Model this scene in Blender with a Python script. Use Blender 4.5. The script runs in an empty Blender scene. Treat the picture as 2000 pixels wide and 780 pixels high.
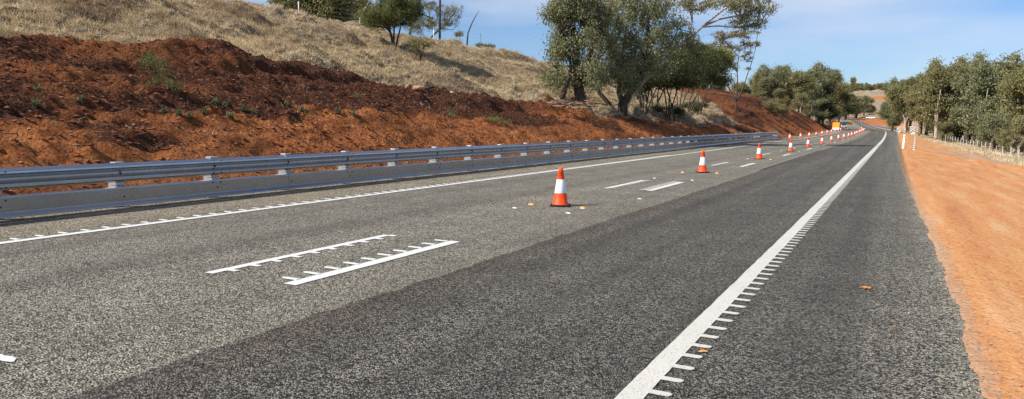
import bpy, math, random
import numpy as np
from mathutils import Matrix, Vector

rng = np.random.default_rng(7)
random.seed(7)
C = bpy.context.scene.collection

# ------------------------------------------------------------------ camera geometry
F, CX, CY = 1444.0, 1000.0, 390.0
H = 1.56
ROLL = math.radians(1.0)
PITCH = math.radians(6.1686)
YAW = math.radians(27.2297)

def ray(x, y):
    X, Y = (x - CX) / F, -(y - CY) / F
    X, Y = X * math.cos(ROLL) - Y * math.sin(ROLL), X * math.sin(ROLL) + Y * math.cos(ROLL)
    yy = Y * math.cos(PITCH) - math.sin(PITCH)
    zz = Y * math.sin(PITCH) + math.cos(PITCH)
    c, s = math.cos(YAW), math.sin(YAW)
    return np.array([X * c - zz * s, X * s + zz * c, yy])

FWD = ray(CX, CY); FWD /= np.linalg.norm(FWD)

def sm(a, b, x):
    t = np.clip((x - a) / (b - a), 0, 1)
    return t * t * (3 - 2 * t)

# ------------------------------------------------------------------ numpy value noise
def _hash(ix, iy, seed):
    n = (ix.astype(np.int64) * 374761393 + iy.astype(np.int64) * 668265263 + seed * 1442695041) & 0xffffffff
    n = ((n ^ (n >> 13)) * 1274126177) & 0xffffffff
    n = (n ^ (n >> 16)) & 0xffffffff
    return n / 4294967295.0

def noise(x, y, seed=0):
    x = np.asarray(x, float); y = np.asarray(y, float)
    ix, iy = np.floor(x), np.floor(y)
    fx, fy = x - ix, y - iy
    fx = fx * fx * (3 - 2 * fx); fy = fy * fy * (3 - 2 * fy)
    a = _hash(ix, iy, seed); b = _hash(ix + 1, iy, seed)
    c = _hash(ix, iy + 1, seed); d = _hash(ix + 1, iy + 1, seed)
    return (a * (1 - fx) + b * fx) * (1 - fy) + (c * (1 - fx) + d * fx) * fy - 0.5

def fbm(x, y, seed=0, oct=4, gain=.5):
    s = 0; a = 1.0
    for i in range(oct):
        s = s + a * noise(np.asarray(x) * 2 ** i, np.asarray(y) * 2 ** i, seed + i * 17)
        a *= gain
    return s

# ------------------------------------------------------------------ road alignment (from the photograph's right edge line)
_tab = []
for Y, x, y in ((125, 1728, 264.6), (160, 1731, 258), (190, 1728.5, 255.8), (225, 1718, 254.3), (280, 1706, 250.9),
                (325, 1697, 248.4), (390, 1686, 243), (470, 1671, 235), (560, 1654, 228.8), (650, 1640, 226.8),
                (730, 1618, 226), (830, 1575, 225)):
    a = ray(x, y); k = Y / a[1]
    _tab.append((Y, a[0] * k + 1.23, H + a[2] * k))
_ty = np.array([-60, 0, 60, 95] + [t[0] for t in _tab])
_ts = np.array([0, 0, 0, 0] + [min(0, t[1]) for t in _tab])
_tz = np.array([0, 0, 0, 0] + [t[2] for t in _tab])
_tz[4] = min(_tz[4], .08)
_fy = np.arange(-60, 1200, 5.0)
def _smooth(v, n=5):
    k = np.hanning(2 * n + 3)[1:-1]; k /= k.sum()
    return np.convolve(np.pad(v, n, mode='edge'), k, 'valid')
_fs = _smooth(np.interp(_fy, _ty, _ts)); _fz = _smooth(np.interp(_fy, _ty, _tz))
def S(Y): return np.interp(Y, _fy, _fs)
def ZR(Y): return np.interp(Y, _fy, _fz)

# ------------------------------------------------------------------ terrain
MOUNDS = []          # (x, y, rx, ry, h) filled below
def height(X, Y, detail=True):
    X = np.asarray(X, float); Y = np.asarray(Y, float)
    Xp = X - S(Y); zr = ZR(Y)
    u = -11.75 - Xp
    uu = np.maximum(u, 0)
    # left hillside: batter 1.4 m, then a 0.3 slope up to a crest 28 m from the toe
    wob = fbm(Y / 9, Y * 0 + 3.3, 5, 2) * .5
    batter = .60 * uu
    hill = 1.28 + .31 * (uu - 2.4) + wob * .4 * sm(0, 3, uu)
    hill = np.where(uu > 28, 9.2 + .02 * (uu - 28), hill)
    hill = hill - .5 * np.exp(-((uu - 28) / 4.0) ** 2)
    base = -np.log(np.exp(-batter * 4) + np.exp(-hill * 4)) / 4 + .17 * np.exp(-uu * 2)
    T = np.interp(Y, [80, 92, 105, 130, 150, 170, 190, 220, 260, 330, 500, 700], [1.4, 1.9, 3.9, 4.6, 4.1, 2.6, 1.5, .8, .5, .6, 1.0, 1.0])
    cutr = .70 * np.maximum(uu - .5, 0); top = T + .15 * uu * np.interp(Y, [150, 230], [1, .35])
    top = np.minimum(top, 9.3)
    cut = -np.log(np.exp(-cutr * 3) + np.exp(-top * 3)) / 3 + .2 * np.exp(-uu * 2)
    w = sm(80, 112, Y)
    left = base * (1 - w) + cut * w
    # right verge falling away to a flat
    r = np.maximum(Xp - np.interp(Y, [0, 60, 120], [.9, .6, 1.8]), 0)
    rs = np.minimum(.13 * r, 3.2 + .0 * r)
    right = -rs - .5 * sm(14, 30, r)
    rb = np.minimum(.30 * np.maximum(r - 2.5, 0), 7) * .8
    wr = sm(230, 300, Y)
    right = right * (1 - wr) + rb * wr
    z = np.where(u > 0, left, np.where(Xp > 0, right, 0))
    far = np.interp(Y, [620, 750, 850, 900, 1000, 1250, 1500, 1900, 2600, 6000], [0, 4, 9, 17, 22, 34, 45, 48, 40, 10])
    z = z + zr * sm(90, 130, Y) * 1.0 + far
    # hollow for the work site pad on the left
    if detail:
        near = 1 - sm(120, 260, Y)
        gl = GRASS(X, Y)
        soil = (1 - gl)
        rough = sm(.15, 1.6, uu)
        furrow = noise(uu * 1.15 + wob * 2, Y / 16, 11) * .50 + noise(uu * 2.6, Y / 7, 12) * .26
        clod = fbm(X * 1.7, Y * 1.2, 21, 5, .62) * .23
        rb2 = np.abs(fbm(X * 3.1, Y * 2.6, 23, 3, .6)) * (.13 + .09 * sm(2, 3.2, uu)) - .03
        z = z + near * rough * soil * (furrow * sm(2.2, 4.5, uu) * (1 - w * .6) + clod + rb2 + .05)
        tuss = fbm(X * 1.1, Y * .8, 31, 4, .6) * .60 + fbm(X / 2.6, Y / 3.4, 33, 3) * 1.0
        z = z + near * gl * tuss * sm(.5, 3, uu)
        rgt = sm(.6, 3.5, r)
        z = z + near * rgt * (fbm(X / 1.6, Y / 4, 41, 4) * .15 + noise(X / .8, Y / 12, 45) * .13)
        z = z + sm(150, 320, Y) * (sm(3, 12, uu) + sm(3, 12, r)) * fbm(X / 30, Y / 40, 51, 4) * np.interp(Y, [200, 600, 1500], [1.0, 3, 12])
        for (mx, my, rx, ry, mh) in MOUNDS:
            q = ((X - mx) / rx) ** 2 + ((Y - my) / ry) ** 2
            z = z + mh * np.exp(-q) * (1 + .5 * fbm(X * 1.3, Y * 1.3, 61, 3))
    q = Xp - np.interp(Y, [-14, 5, 10, 18, 31, 60, 100, 200, 800], [.6, .61, .63, .5, .36, .3, .5, 1.0, 1.0])
    q = q + (noise(X * 3, Y * 1.5, 201) * .08 + noise(X * 20, Y * 16, 203) * .05) * (Y < 90)
    z = z - .045 * (1 - sm(0, .5, uu)) * (1 - sm(-.20, -.04, q)) + .014 * sm(-.16, .0, q) * (Xp > 0)
    return z

# boundary between bare soil and dry grass, left side: distance u from the toe
def GRASS(X, Y):
    X = np.asarray(X, float); Y = np.asarray(Y, float)
    Xp = X - S(Y); u = -11.75 - Xp
    ub = np.interp(Y, [-10, 9, 16, 22, 28, 36, 46, 58, 70, 82, 95, 110, 150, 175, 190, 215], [8.4, 8.4, 9.6, 9.8, 7.8, 5.4, 3.9, 3.1, 3.1, 4.0, 8, 20, 26, 24, 7, 3])
    n = fbm(Y / 3.0, X / 3.0, 71, 3) * 1.6
    gl = sm(-.35, .35, u - ub + n)
    rbd = np.interp(Y, [0, 20, 45, 60, 80, 100, 125, 150, 240, 300, 470, 560, 850, 860, 920, 930], [9, 8.5, 7.6, 7.0, 5.6, 4.6, 3.4, 2.6, 2.4, 12, 14, 3, 3, 90, 90, 3])
    gr = sm(-.3, .3, Xp - rbd + fbm(Y / 4.0, X / 2.0, 73, 3) * 1.3)
    for (mx, my, rx, ry, mh) in MOUNDS:
        if mh > .3: gl = gl * (1 - sm(.25, .5, np.exp(-((X - mx) / rx) ** 2 - ((Y - my) / ry) ** 2)))
    return np.clip(np.where(u > 0, gl, np.where(Xp > 1, gr, 0)), 0, 1)

def hit(px, py, d0=6.0, dmax=3000, detail=True):
    a = ray(px, py)
    prev = d0; t = d0
    while t < dmax:
        p = a * t
        if H + p[2] < float(height(p[0], p[1], detail)):
            lo, hi = prev, t
            for _ in range(18):
                m = .5 * (lo + hi); q = a * m
                if H + q[2] < float(height(q[0], q[1], detail)): hi = m
                else: lo = m
            q = a * hi
            return np.array([q[0], q[1], H + q[2]]), hi
        prev = t; t *= 1.012
    p = a * 200
    return np.array([p[0], p[1], float(height(p[0], p[1]))]), 200.0

def atX(px, py, X):
    a = ray(px, py); k = X / a[0]; return np.array([X, a[1] * k, H + a[2] * k]), k
def atY(px, py, Y):
    a = ray(px, py); k = Y / a[1]; return np.array([a[0] * k, Y, H + a[2] * k]), k
def G(px, py, z=0.0):
    a = ray(px, py); return a * ((z - H) / a[2])
def onG(X, Y): return np.array([X, Y, float(height(X, Y))])

m1, _ = hit(392, 118, detail=False)
MOUNDS.append((m1[0] - .4, m1[1] - .7, .9, .8, .38)); MOUNDS.append((m1[0] - .1, m1[1] + .8, .85, .75, .50))
m3, _ = hit(1622, 247, d0=120, detail=False); MOUNDS.append((m3[0], m3[1], 2.6, 5, .3 * 5)); m2, _ = hit(730, 238, detail=False); MOUNDS.append((m2[0], m2[1], .8, 1.6, .25))

# ------------------------------------------------------------------ material helpers
def mat(name):
    m = bpy.data.materials.new(name); m.use_nodes = True
    nt = m.node_tree; b = nt.nodes['Principled BSDF']
    b.inputs['Specular IOR Level'].default_value = .3
    return m, nt, b
def N(nt, t, **kw):
    n = nt.nodes.new(t)
    for k, v in kw.items(): setattr(n, k, v)
    return n
def coords(nt, scale=(1, 1, 1)):
    g = N(nt, 'ShaderNodeNewGeometry'); mp = N(nt, 'ShaderNodeMapping'); mp.inputs['Scale'].default_value = scale
    nt.links.new(g.outputs['Position'], mp.inputs['Vector']); return mp.outputs[0]
def nz(nt, vec, scale, detail=4, rough=.55, out='Fac', dist=0):
    n = N(nt, 'ShaderNodeTexNoise'); n.inputs['Scale'].default_value = scale; n.inputs['Detail'].default_value = detail
    n.inputs['Roughness'].default_value = rough; n.inputs['Distortion'].default_value = dist
    nt.links.new(vec, n.inputs['Vector']); return n.outputs[out]
def vor(nt, vec, scale, out='Color', feature='F1'):
    n = N(nt, 'ShaderNodeTexVoronoi'); n.feature = feature; n.inputs['Scale'].default_value = scale
    nt.links.new(vec, n.inputs['Vector']); return n.outputs[out]
def ramp(nt, fac, stops, interp='LINEAR'):
    r = N(nt, 'ShaderNodeValToRGB'); e = r.color_ramp.elements; r.color_ramp.interpolation = interp
    while len(e) < len(stops): e.new(.5)
    for i, (p, c) in enumerate(stops):
        e[i].position = p; e[i].color = (*c, 1) if len(c) == 3 else c
    nt.links.new(fac, r.inputs[0]); return r.outputs[0]
def mix(nt, fac, a, b, mode='MIX'):
    n = N(nt, 'ShaderNodeMix', data_type='RGBA', blend_type=mode)
    for s, v in ((0, fac), (6, a), (7, b)):
        if isinstance(v, (int, float)): n.inputs[s].default_value = v
        elif isinstance(v, tuple): n.inputs[s].default_value = (*v, 1)
        else: nt.links.new(v, n.inputs[s])
    return n.outputs[2]
def mth(nt, op, a, b=None, c=None):
    n = N(nt, 'ShaderNodeMath', operation=op)
    for i, v in enumerate((a, b, c)):
        if v is None: continue
        if isinstance(v, (int, float)): n.inputs[i].default_value = v
        else: nt.links.new(v, n.inputs[i])
    return n.outputs[0]
def gray(v): return (v, v, v)
def bump(nt, b, h, strength=.5, dist=.02):
    n = N(nt, 'ShaderNodeBump'); n.inputs['Strength'].default_value = strength; n.inputs['Distance'].default_value = dist
    nt.links.new(h, n.inputs['Height']); nt.links.new(n.outputs[0], b.inputs['Normal'])
def attr(nt, name):
    a = N(nt, 'ShaderNodeAttribute'); a.attribute_name = name; return a.outputs['Fac']

def simple(name, col, rough=.6, metal=0, var=.12, scale=8, bmp=0, spec=.3):
    m, nt, b = mat(name)
    v = coords(nt)
    c = mix(nt, nz(nt, v, scale, 5), tuple(x * (1 - var) for x in col), tuple(min(1, x * (1 + var)) for x in col))
    nt.links.new(c, b.inputs['Base Color'])
    b.inputs['Roughness'].default_value = rough; b.inputs['Metallic'].default_value = metal
    b.inputs['Specular IOR Level'].default_value = spec
    if bmp: bump(nt, b, nz(nt, v, scale * 4, 4), .4, bmp)
    return m

# terrain material
def terrain_mat():
    m, nt, b = mat('earth_and_grass')
    v = coords(nt)
    g, mu, tr, vg = attr(nt, 'grass'), attr(nt, 'mulch'), attr(nt, 'track'), attr(nt, 'verge')
    n1, n2, n3 = nz(nt, v, .55, 5), nz(nt, v, 3.5, 6, .65), nz(nt, v, 18, 6, .7)
    st = vor(nt, v, 13); stv = nz(nt, st, 5, 0)
    # red batter soil
    red = ramp(nt, n2, [(.28, (.11, .030, .011)), (.5, (.44, .14, .042)), (.74, (.64, .27, .10))])
    red = mix(nt, mth(nt, 'MULTIPLY', n1, .40), red, (.55, .235, .090))
    red = mix(nt, mth(nt, 'MULTIPLY', attr(nt, 'dark'), .4), red, (.15, .050, .020))
    # dark mulch soil
    dk = ramp(nt, n3, [(.34, (.022, .010, .007)), (.54, (.105, .040, .022)), (.74, (.29, .135, .08))])
    soil = mix(nt, ramp(nt, mth(nt, 'ADD', mu, mth(nt, 'MULTIPLY', mth(nt, 'SUBTRACT', n2, .5), .8)), [(.25, gray(0)), (.6, gray(.95))]), red, dk)
    # stones in the soil
    sv = N(nt, 'ShaderNodeSeparateColor'); nt.links.new(st, sv.inputs[0])
    stm = ramp(nt, sv.outputs[0], [(.84, gray(0)), (.92, gray(.8))])
    soil = mix(nt, mth(nt, 'MULTIPLY', stm, .45), soil, (.46, .23, .13))
    # orange verge on the right
    str_ = nz(nt, coords(nt, (2.2, .22, 1)), 1.0, 6, .6)
    ver = ramp(nt, str_, [(.28, (.36, .13, .046)), (.42, (.53, .218, .074)), (.55, (.58, .285, .105)), (.70, (.64, .42, .235))])
    ver = mix(nt, .35, ver, ramp(nt, n3, [(.3, (.36, .12, .04)), (.7, (.70, .36, .17))]))
    fin = vor(nt, v, 45); fs = N(nt, 'ShaderNodeSeparateColor'); nt.links.new(fin, fs.inputs[0])
    ver = mix(nt, ramp(nt, fs.outputs[1], [(.86, gray(0)), (.93, gray(.6))]), ver, (.56, .38, .22))
    ver = mix(nt, ramp(nt, fs.outputs[2], [(.90, gray(0)), (.95, gray(.55))]), ver, (.14, .06, .035))
    soil = mix(nt, vg, soil, ver)
    # grey gravel track
    trk = ramp(nt, n3, [(.3, (.22, .165, .12)), (.7, (.48, .38, .28))])
    soil = mix(nt, tr, soil, trk)
    # dry grass ground
    gs = nz(nt, coords(nt, (1, .5, 1)), 3.2, 8, .72)
    gc = ramp(nt, gs, [(.30, (.11, .078, .050)), (.45, (.31, .235, .155)), (.60, (.48, .385, .265)), (.8, (.62, .52, .38))])
    gc = mix(nt, ramp(nt, nz(nt, v, .35, 5), [(.50, gray(0)), (.66, gray(.75))]), gc, (.24, .14, .085))
    gm = ramp(nt, mth(nt, 'ADD', g, mth(nt, 'MULTIPLY', mth(nt, 'SUBTRACT', n2, .5), .9)), [(.42, gray(0)), (.58, gray(1))])
    c = mix(nt, gm, soil, gc)
    nt.links.new(c, b.inputs['Base Color'])
    b.inputs['Roughness'].default_value = .95; b.inputs['Specular IOR Level'].default_value = .12
    hh = mth(nt, 'ADD', mth(nt, 'MULTIPLY', n3, .9), mth(nt, 'MULTIPLY', n2, 1.2))
    hh = mth(nt, 'ADD', hh, mth(nt, 'MULTIPLY', stm, .25))
    hh = mth(nt, 'ADD', hh, mth(nt, 'MULTIPLY', mth(nt, 'SUBTRACT', .6, vor(nt, v, 5.5, 'Distance')), .8))
    hh = mth(nt, 'ADD', hh, mth(nt, 'MULTIPLY', mth(nt, 'SUBTRACT', .6, vor(nt, v, 14, 'Distance')), .5))
    hh = mth(nt, 'MULTIPLY', hh, mth(nt, 'SUBTRACT', 1.0, mth(nt, 'MULTIPLY', vg, .94)))
    bump(nt, b, hh, 1.0, .26)
    return m

def asphalt_mat(name, c0, c1, c2, tint, streak, k=1.0):
    m, nt, b = mat(name)
    v = coords(nt)
    a = vor(nt, v, 112 * k); s = N(nt, 'ShaderNodeSeparateColor'); nt.links.new(a, s.inputs[0])
    a2 = vor(nt, v, 58 * k); s2 = N(nt, 'ShaderNodeSeparateColor'); nt.links.new(a2, s2.inputs[0])
    f = mth(nt, 'ADD', mth(nt, 'MULTIPLY', s.outputs[0], .6), mth(nt, 'MULTIPLY', s2.outputs[0], .4))
    c = ramp(nt, f, [(.26, c0), (.5, c1), (.76, c2)])
    big = nz(nt, v, 1.1, 6, .6); sr = nz(nt, coords(nt, (1.9, .035, 1)), 1.0, 4, .55)
    c = mix(nt, ramp(nt, sr, [(.35, gray(0)), (.68, gray(streak))]), c, tint)
    c = mix(nt, 1.0, c, ramp(nt, big, [(.3, gray(.80)), (.7, gray(1.12))]), 'MULTIPLY')
    mid = nz(nt, v, 14, 3, .6)
    c = mix(nt, 1.0, c, ramp(nt, mid, [(.3, gray(.88)), (.7, gray(1.1))]), 'MULTIPLY')
    e = attr(nt, 'edge')
    c = mix(nt, 1.0, c, mix(nt, e, (1.0, 1.0, 1.0), (1.75, 1.78, 1.62)), 'MULTIPLY')
    c = mix(nt, mth(nt, 'MULTIPLY', attr(nt, 'band'), .30), c, mix(nt, 1.0, c, (.95, .60, .42), 'MULTIPLY'))
    c = mix(nt, mth(nt, 'MULTIPLY', attr(nt, 'dusted'), .45), c, mix(nt, 1.0, c, (1.28, 1.15, 1.0), 'MULTIPLY'))
    c = mix(nt, attr(nt, 'wheel'), c, mix(nt, 1.0, c, (.70, .71, .73), 'MULTIPLY'))
    dn = mth(nt, 'ADD', mth(nt, 'MULTIPLY', nz(nt, v, 45, 3, .7), .6), mth(nt, 'MULTIPLY', nz(nt, v, 4, 4, .6), .4))
    c = mix(nt, ramp(nt, mth(nt, 'ADD', mth(nt, 'MULTIPLY', e, .30), dn), [(.74, gray(0)), (.86, gray(.75))]), c, (.46, .36, .26))
    nt.links.new(c, b.inputs['Base Color'])
    b.inputs['Roughness'].default_value = .88; b.inputs['Specular IOR Level'].default_value = .25
    d = vor(nt, v, 84 * k, 'Distance')
    bump(nt, b, mth(nt, 'SUBTRACT', 1.0, d), 1.0, .018)
    return m

def paint_mat(name, col, wear=.5):
    m, nt, b = mat(name); v = coords(nt)
    a = vor(nt, v, 62, 'Distance')
    n = nz(nt, v, 70, 3)
    h = ramp(nt, mth(nt, 'ADD', mth(nt, 'MULTIPLY', n, .8), mth(nt, 'MULTIPLY', a, .3)), [(.62, gray(0)), (.70, gray(wear))])
    c = mix(nt, h, mix(nt, nz(nt, v, 3, 5), tuple(x * .86 for x in col), col), (.16, .15, .13))
    nt.links.new(c, b.inputs['Base Color']); b.inputs['Roughness'].default_value = .65
    bump(nt, b, n, .5, .006)
    return m

def leaf_mat(name, cols, trans=.30, tt=(1.0, 1.08, .6)):
    m, nt, b = mat(name)
    r = attr(nt, 'tint')
    c = ramp(nt, r, [(i / (len(cols) - 1), k) for i, k in enumerate(cols)])
    g = N(nt, 'ShaderNodeObjectInfo')
    if name != 'dry_straw': c = mix(nt, mth(nt, 'MULTIPLY', g.outputs['Random'], .30), c, (.20, .17, .09))
    nt.links.new(c, b.inputs['Base Color']); b.inputs['Roughness'].default_value = .62; b.inputs['Specular IOR Level'].default_value = .22
    t = N(nt, 'ShaderNodeBsdfTranslucent'); nt.links.new(mix(nt, 1.0, c, tt, 'MULTIPLY'), t.inputs[0])
    ms = N(nt, 'ShaderNodeMixShader'); ms.inputs[0].default_value = trans
    nt.links.new(b.outputs[0], ms.inputs[1]); nt.links.new(t.outputs[0], ms.inputs[2])
    nt.links.new(ms.outputs[0], nt.nodes['Material Output'].inputs[0])
    return m

def bark_mat(name, a, c2, scale=6):
    m, nt, b = mat(name); v = coords(nt, (1, 1, .35))
    n = nz(nt, v, scale, 6, .65)
    nt.links.new(ramp(nt, n, [(.35, a), (.62, c2)]), b.inputs['Base Color']); b.inputs['Roughness'].default_value = .9
    bump(nt, b, n, .7, .03)
    return m

M = {}
M['terrain'] = terrain_mat()
M['old_seal'] = asphalt_mat('pale_chip_seal', (.022, .020, .016), (.175, .16, .122), (.54, .50, .40), (.12, .112, .092), .5, .84)
M['new_seal'] = asphalt_mat('dark_chip_seal', (.012, .011, .009), (.070, .064, .054), (.40, .37, .31), (.046, .043, .038), .55)
M['paint'] = paint_mat('white_road_paint', (.60, .585, .53), .5)
M['bright_paint'] = paint_mat('fresh_white_road_paint', (.70, .70, .67), .3)
M['galv'] = None
def galv():
    m, nt, b = mat('galvanised_steel'); v = coords(nt)
    c = mix(nt, nz(nt, v, 1.5, 5, .6), (.30, .325, .355), (.46, .48, .51))
    sp = vor(nt, v, 35); s = N(nt, 'ShaderNodeSeparateColor'); nt.links.new(sp, s.inputs[0])
    c = mix(nt, mth(nt, 'MULTIPLY', s.outputs[0], .10), c, (.50, .53, .57))
    nt.links.new(c, b.inputs['Base Color']); b.inputs['Metallic'].default_value = .9
    nt.links.new(ramp(nt, nz(nt, v, 4, 4), [(.3, gray(.20)), (.7, gray(.32))]), b.inputs['Roughness'])
    return m
M['galv'] = galv()
M['galv_dull'] = galv()
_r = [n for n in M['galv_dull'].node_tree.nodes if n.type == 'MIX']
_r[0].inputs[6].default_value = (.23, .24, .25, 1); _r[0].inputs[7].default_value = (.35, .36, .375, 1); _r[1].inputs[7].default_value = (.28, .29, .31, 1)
M['zinc'] = simple('bright_zinc_post', (.40, .415, .43), .45, .4, .15, 6)
M['bolt'] = simple('dark_bolt', (.06, .06, .065), .5, .6)
M['orange'] = simple('orange_cone_plastic', (.93, .075, .010), .5, 0, .06, 12, 0, .3)
M['sleeve'] = simple('white_reflective_sleeve', (.82, .84, .88), .38, 0, .04, 14)
M['rubber'] = simple('black_rubber', (.022, .022, .022), .75)
M['mark'] = simple('dark_stencil', (.20, .03, .015), .6)
M['white'] = simple('white_plastic', (.82, .82, .80), .5, 0, .04)
M['black'] = simple('black_reflective', (.02, .02, .02), .5)
M['yellow'] = simple('amber_plastic', (.85, .42, .05), .45)
M['sign_orange'] = simple('orange_sign_face', (.90, .36, .03), .5, 0, .04)
M['carwhite'] = simple('white_car_paint', (.78, .79, .80), .25, 0, .02, 2, 0, .5)
M['cardark'] = simple('dark_car_paint', (.03, .035, .05), .25, 0, .05, 2, 0, .5)
M['glass'] = simple('dark_car_glass', (.02, .025, .03), .08, 0, .05, 2, 0, .6)
M['lamp'] = simple('car_lamp_glass', (.8, .8, .78), .2)
M['bark_dark'] = bark_mat('dark_bark', (.022, .017, .014), (.10, .075, .058))
M['bark_pale'] = bark_mat('pale_gum_bark', (.20, .15, .115), (.52, .44, .36), 3)
M['bark_red'] = bark_mat('red_brown_bark', (.09, .05, .035), (.30, .19, .13), 4)
M['bark_white'] = bark_mat('bleached_wood', (.45, .42, .38), (.72, .70, .66), 3)
M['leaf_gum'] = leaf_mat('grey_green_gum_leaves', [(.078, .09, .045), (.165, .177, .092), (.265, .272, .152), (.38, .375, .245)])
M['leaf_olive'] = leaf_mat('olive_gum_leaves', [(.09, .098, .040), (.19, .185, .08), (.285, .265, .12), (.38, .33, .17)])
M['leaf_wattle'] = leaf_mat('dark_wattle_leaves', [(.022, .032, .014), (.048, .064, .024), (.095, .11, .036)])
M['leaf_lime'] = leaf_mat('yellow_green_wattle_leaves', [(.14, .15, .025), (.26, .27, .05), (.38, .36, .09)])
M['leaf_brown'] = leaf_mat('bronze_gum_leaves', [(.14, .12, .06), (.26, .21, .105), (.38, .31, .18)])
M['leaf_bush'] = leaf_mat('mid_green_wattle_leaves', [(.09, .11, .035), (.165, .19, .06), (.26, .28, .11)])
M['leaf_weed'] = leaf_mat('blue_green_weed_leaves', [(.07, .085, .045), (.13, .15, .085), (.21, .23, .14)])
M['straw'] = leaf_mat('dry_straw', [(.20, .14, .08), (.46, .355, .215), (.70, .57, .375), (.86, .74, .55)], .25, (1, .96, .8))
M['stone'] = simple('pale_stone', (.42, .24, .15), .9, 0, .5, 5, .01)
M['clod'] = simple('red_clod', (.20, .068, .03), .95, 0, .75, 3, .01)
M['stick'] = simple('grey_stick', (.17, .12, .085), .9, 0, .3, 10)
M['wire'] = simple('fence_wire', (.45, .45, .45), .5, .6)
M['dleaf'] = simple('dead_orange_leaf', (.62, .25, .06), .8, 0, .3, 30)

# ------------------------------------------------------------------ object helpers
def tag(o, label=None, cat=None, group=None, kind=None):
    if label: o['label'] = label
    if cat: o['category'] = cat
    if group: o['group'] = group
    if kind: o['kind'] = kind
    return o
def empty(name, loc, label, cat, group=None, rz=0):
    o = bpy.data.objects.new(name, None); C.objects.link(o)
    o.location = Vector([float(t) for t in loc]); o.rotation_euler = (0, 0, rz); o.empty_display_size = .2
    return tag(o, label, cat, group)
def link(name, me, m, parent=None):
    o = bpy.data.objects.new(name, me); C.objects.link(o)
    if m is not None and not me.materials: me.materials.append(m)
    if parent is not None: o.parent = parent
    return o
def fmesh(name, V, Q, k, tint=None, smooth=False):
    """mesh from numpy arrays, all faces with k corners"""
    V = np.asarray(V, np.float32); Q = np.asarray(Q, np.int32)
    me = bpy.data.meshes.new(name)
    me.vertices.add(len(V)); me.vertices.foreach_set('co', V.ravel())
    n = len(Q)
    me.loops.add(n * k); me.loops.foreach_set('vertex_index', Q.ravel())
    me.polygons.add(n); me.polygons.foreach_set('loop_start', np.arange(0, n * k, k, dtype=np.int32))
    try: me.polygons.foreach_set('loop_total', np.full(n, k, np.int32))
    except Exception: pass
    me.polygons.foreach_set('use_smooth', np.full(n, smooth))
    me.update(calc_edges=True)
    if tint is not None:
        for nm, arr in (tint if isinstance(tint, list) else [('tint', tint)]):
            at = me.attributes.new(nm, 'FLOAT', 'POINT'); at.data.foreach_set('value', np.asarray(arr, np.float32))
    return me
class MB:
    def __init__(s): s.v = []; s.f = []; s.sm = []
    def add(s, vs, fs, smooth=False):
        n = len(s.v); s.v += [tuple(float(c) for c in p) for p in vs]; s.f += [tuple(i + n for i in f) for f in fs]; s.sm += [smooth] * len(fs); return s
    def box(s, x0, x1, y0, y1, z0, z1):
        return s.add([(x0, y0, z0), (x1, y0, z0), (x1, y1, z0), (x0, y1, z0), (x0, y0, z1), (x1, y0, z1), (x1, y1, z1), (x0, y1, z1)],
                     [(3, 2, 1, 0), (4, 5, 6, 7), (0, 1, 5, 4), (1, 2, 6, 5), (2, 3, 7, 6), (3, 0, 4, 7)])
    def lathe(s, prof, n=20, c=(0, 0, 0), cap=True):
        vs = []; fs = []
        for r, z in prof:
            for i in range(n):
                a = 2 * math.pi * i / n; vs.append((c[0] + r * math.cos(a), c[1] + r * math.sin(a), c[2] + z))
        for j in range(len(prof) - 1):
            for i in range(n):
                k = (i + 1) % n; fs.append((j * n + i, j * n + k, (j + 1) * n + k, (j + 1) * n + i))
        if cap: fs.append(tuple(range(n))[::-1]); fs.append(tuple(range((len(prof) - 1) * n, len(prof) * n)))
        return s.add(vs, fs, True)
    def tube(s, pts, rad, n=6):
        pts = [Vector([float(t) for t in p]) for p in pts]; vs = []; fs = []
        for i, p in enumerate(pts):
            d = (pts[min(i + 1, len(pts) - 1)] - pts[max(i - 1, 0)]); d = d.normalized() if d.length > 1e-6 else Vector((0, 0, 1))
            a = d.orthogonal().normalized() if abs(d.z) > .99 else d.cross(Vector((0, 0, 1))).normalized(); b = d.cross(a)
            r = rad[i] if hasattr(rad, '__len__') else rad
            for k in range(n):
                t = 2 * math.pi * k / n; vs.append(p + (a * math.cos(t) + b * math.sin(t)) * r)
        for i in range(len(pts) - 1):
            for k in range(n):
                q = (k + 1) % n; fs.append((i * n + k, i * n + q, (i + 1) * n + q, (i + 1) * n + k))
        fs.append(tuple(range(n))[::-1]); fs.append(tuple(range((len(pts) - 1) * n, len(pts) * n)))
        return s.add(vs, fs, True)
    def prism(s, poly, y0, y1):      # poly in xz
        n = len(poly)
        vs = [(x, y0, z) for x, z in poly] + [(x, y1, z) for x, z in poly]
        fs = [tuple(range(n)), tuple(range(n, 2 * n))[::-1]] + [(i, i + n, (i + 1) % n + n, (i + 1) % n) for i in range(n)]
        return s.add(vs, fs)
    def mesh(s, name):
        me = bpy.data.meshes.new(name); me.from_pydata(s.v, [], s.f); me.polygons.foreach_set('use_smooth', s.sm); me.update()
        return me
    def build(s, name, m, parent=None): return link(name, s.mesh(name), m, parent)
def bevel(o, w=.01, seg=2):
    b = o.modifiers.new('bevel', 'BEVEL'); b.width = w; b.segments = seg; b.limit_method = 'ANGLE'; return o
def copy_tree(o, parent=None):
    kids = [c for c in o.children]
    c = o.copy(); C.objects.link(c); c.parent = parent
    for ch in kids: copy_tree(ch, c)
    return c

def redge0(y):
    return float(np.interp(y, [-14, 5, 10, 18, 31, 60, 100, 200, 800], [.6, .61, .63, .5, .36, .3, .5, 1.0, 1.0]))
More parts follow.
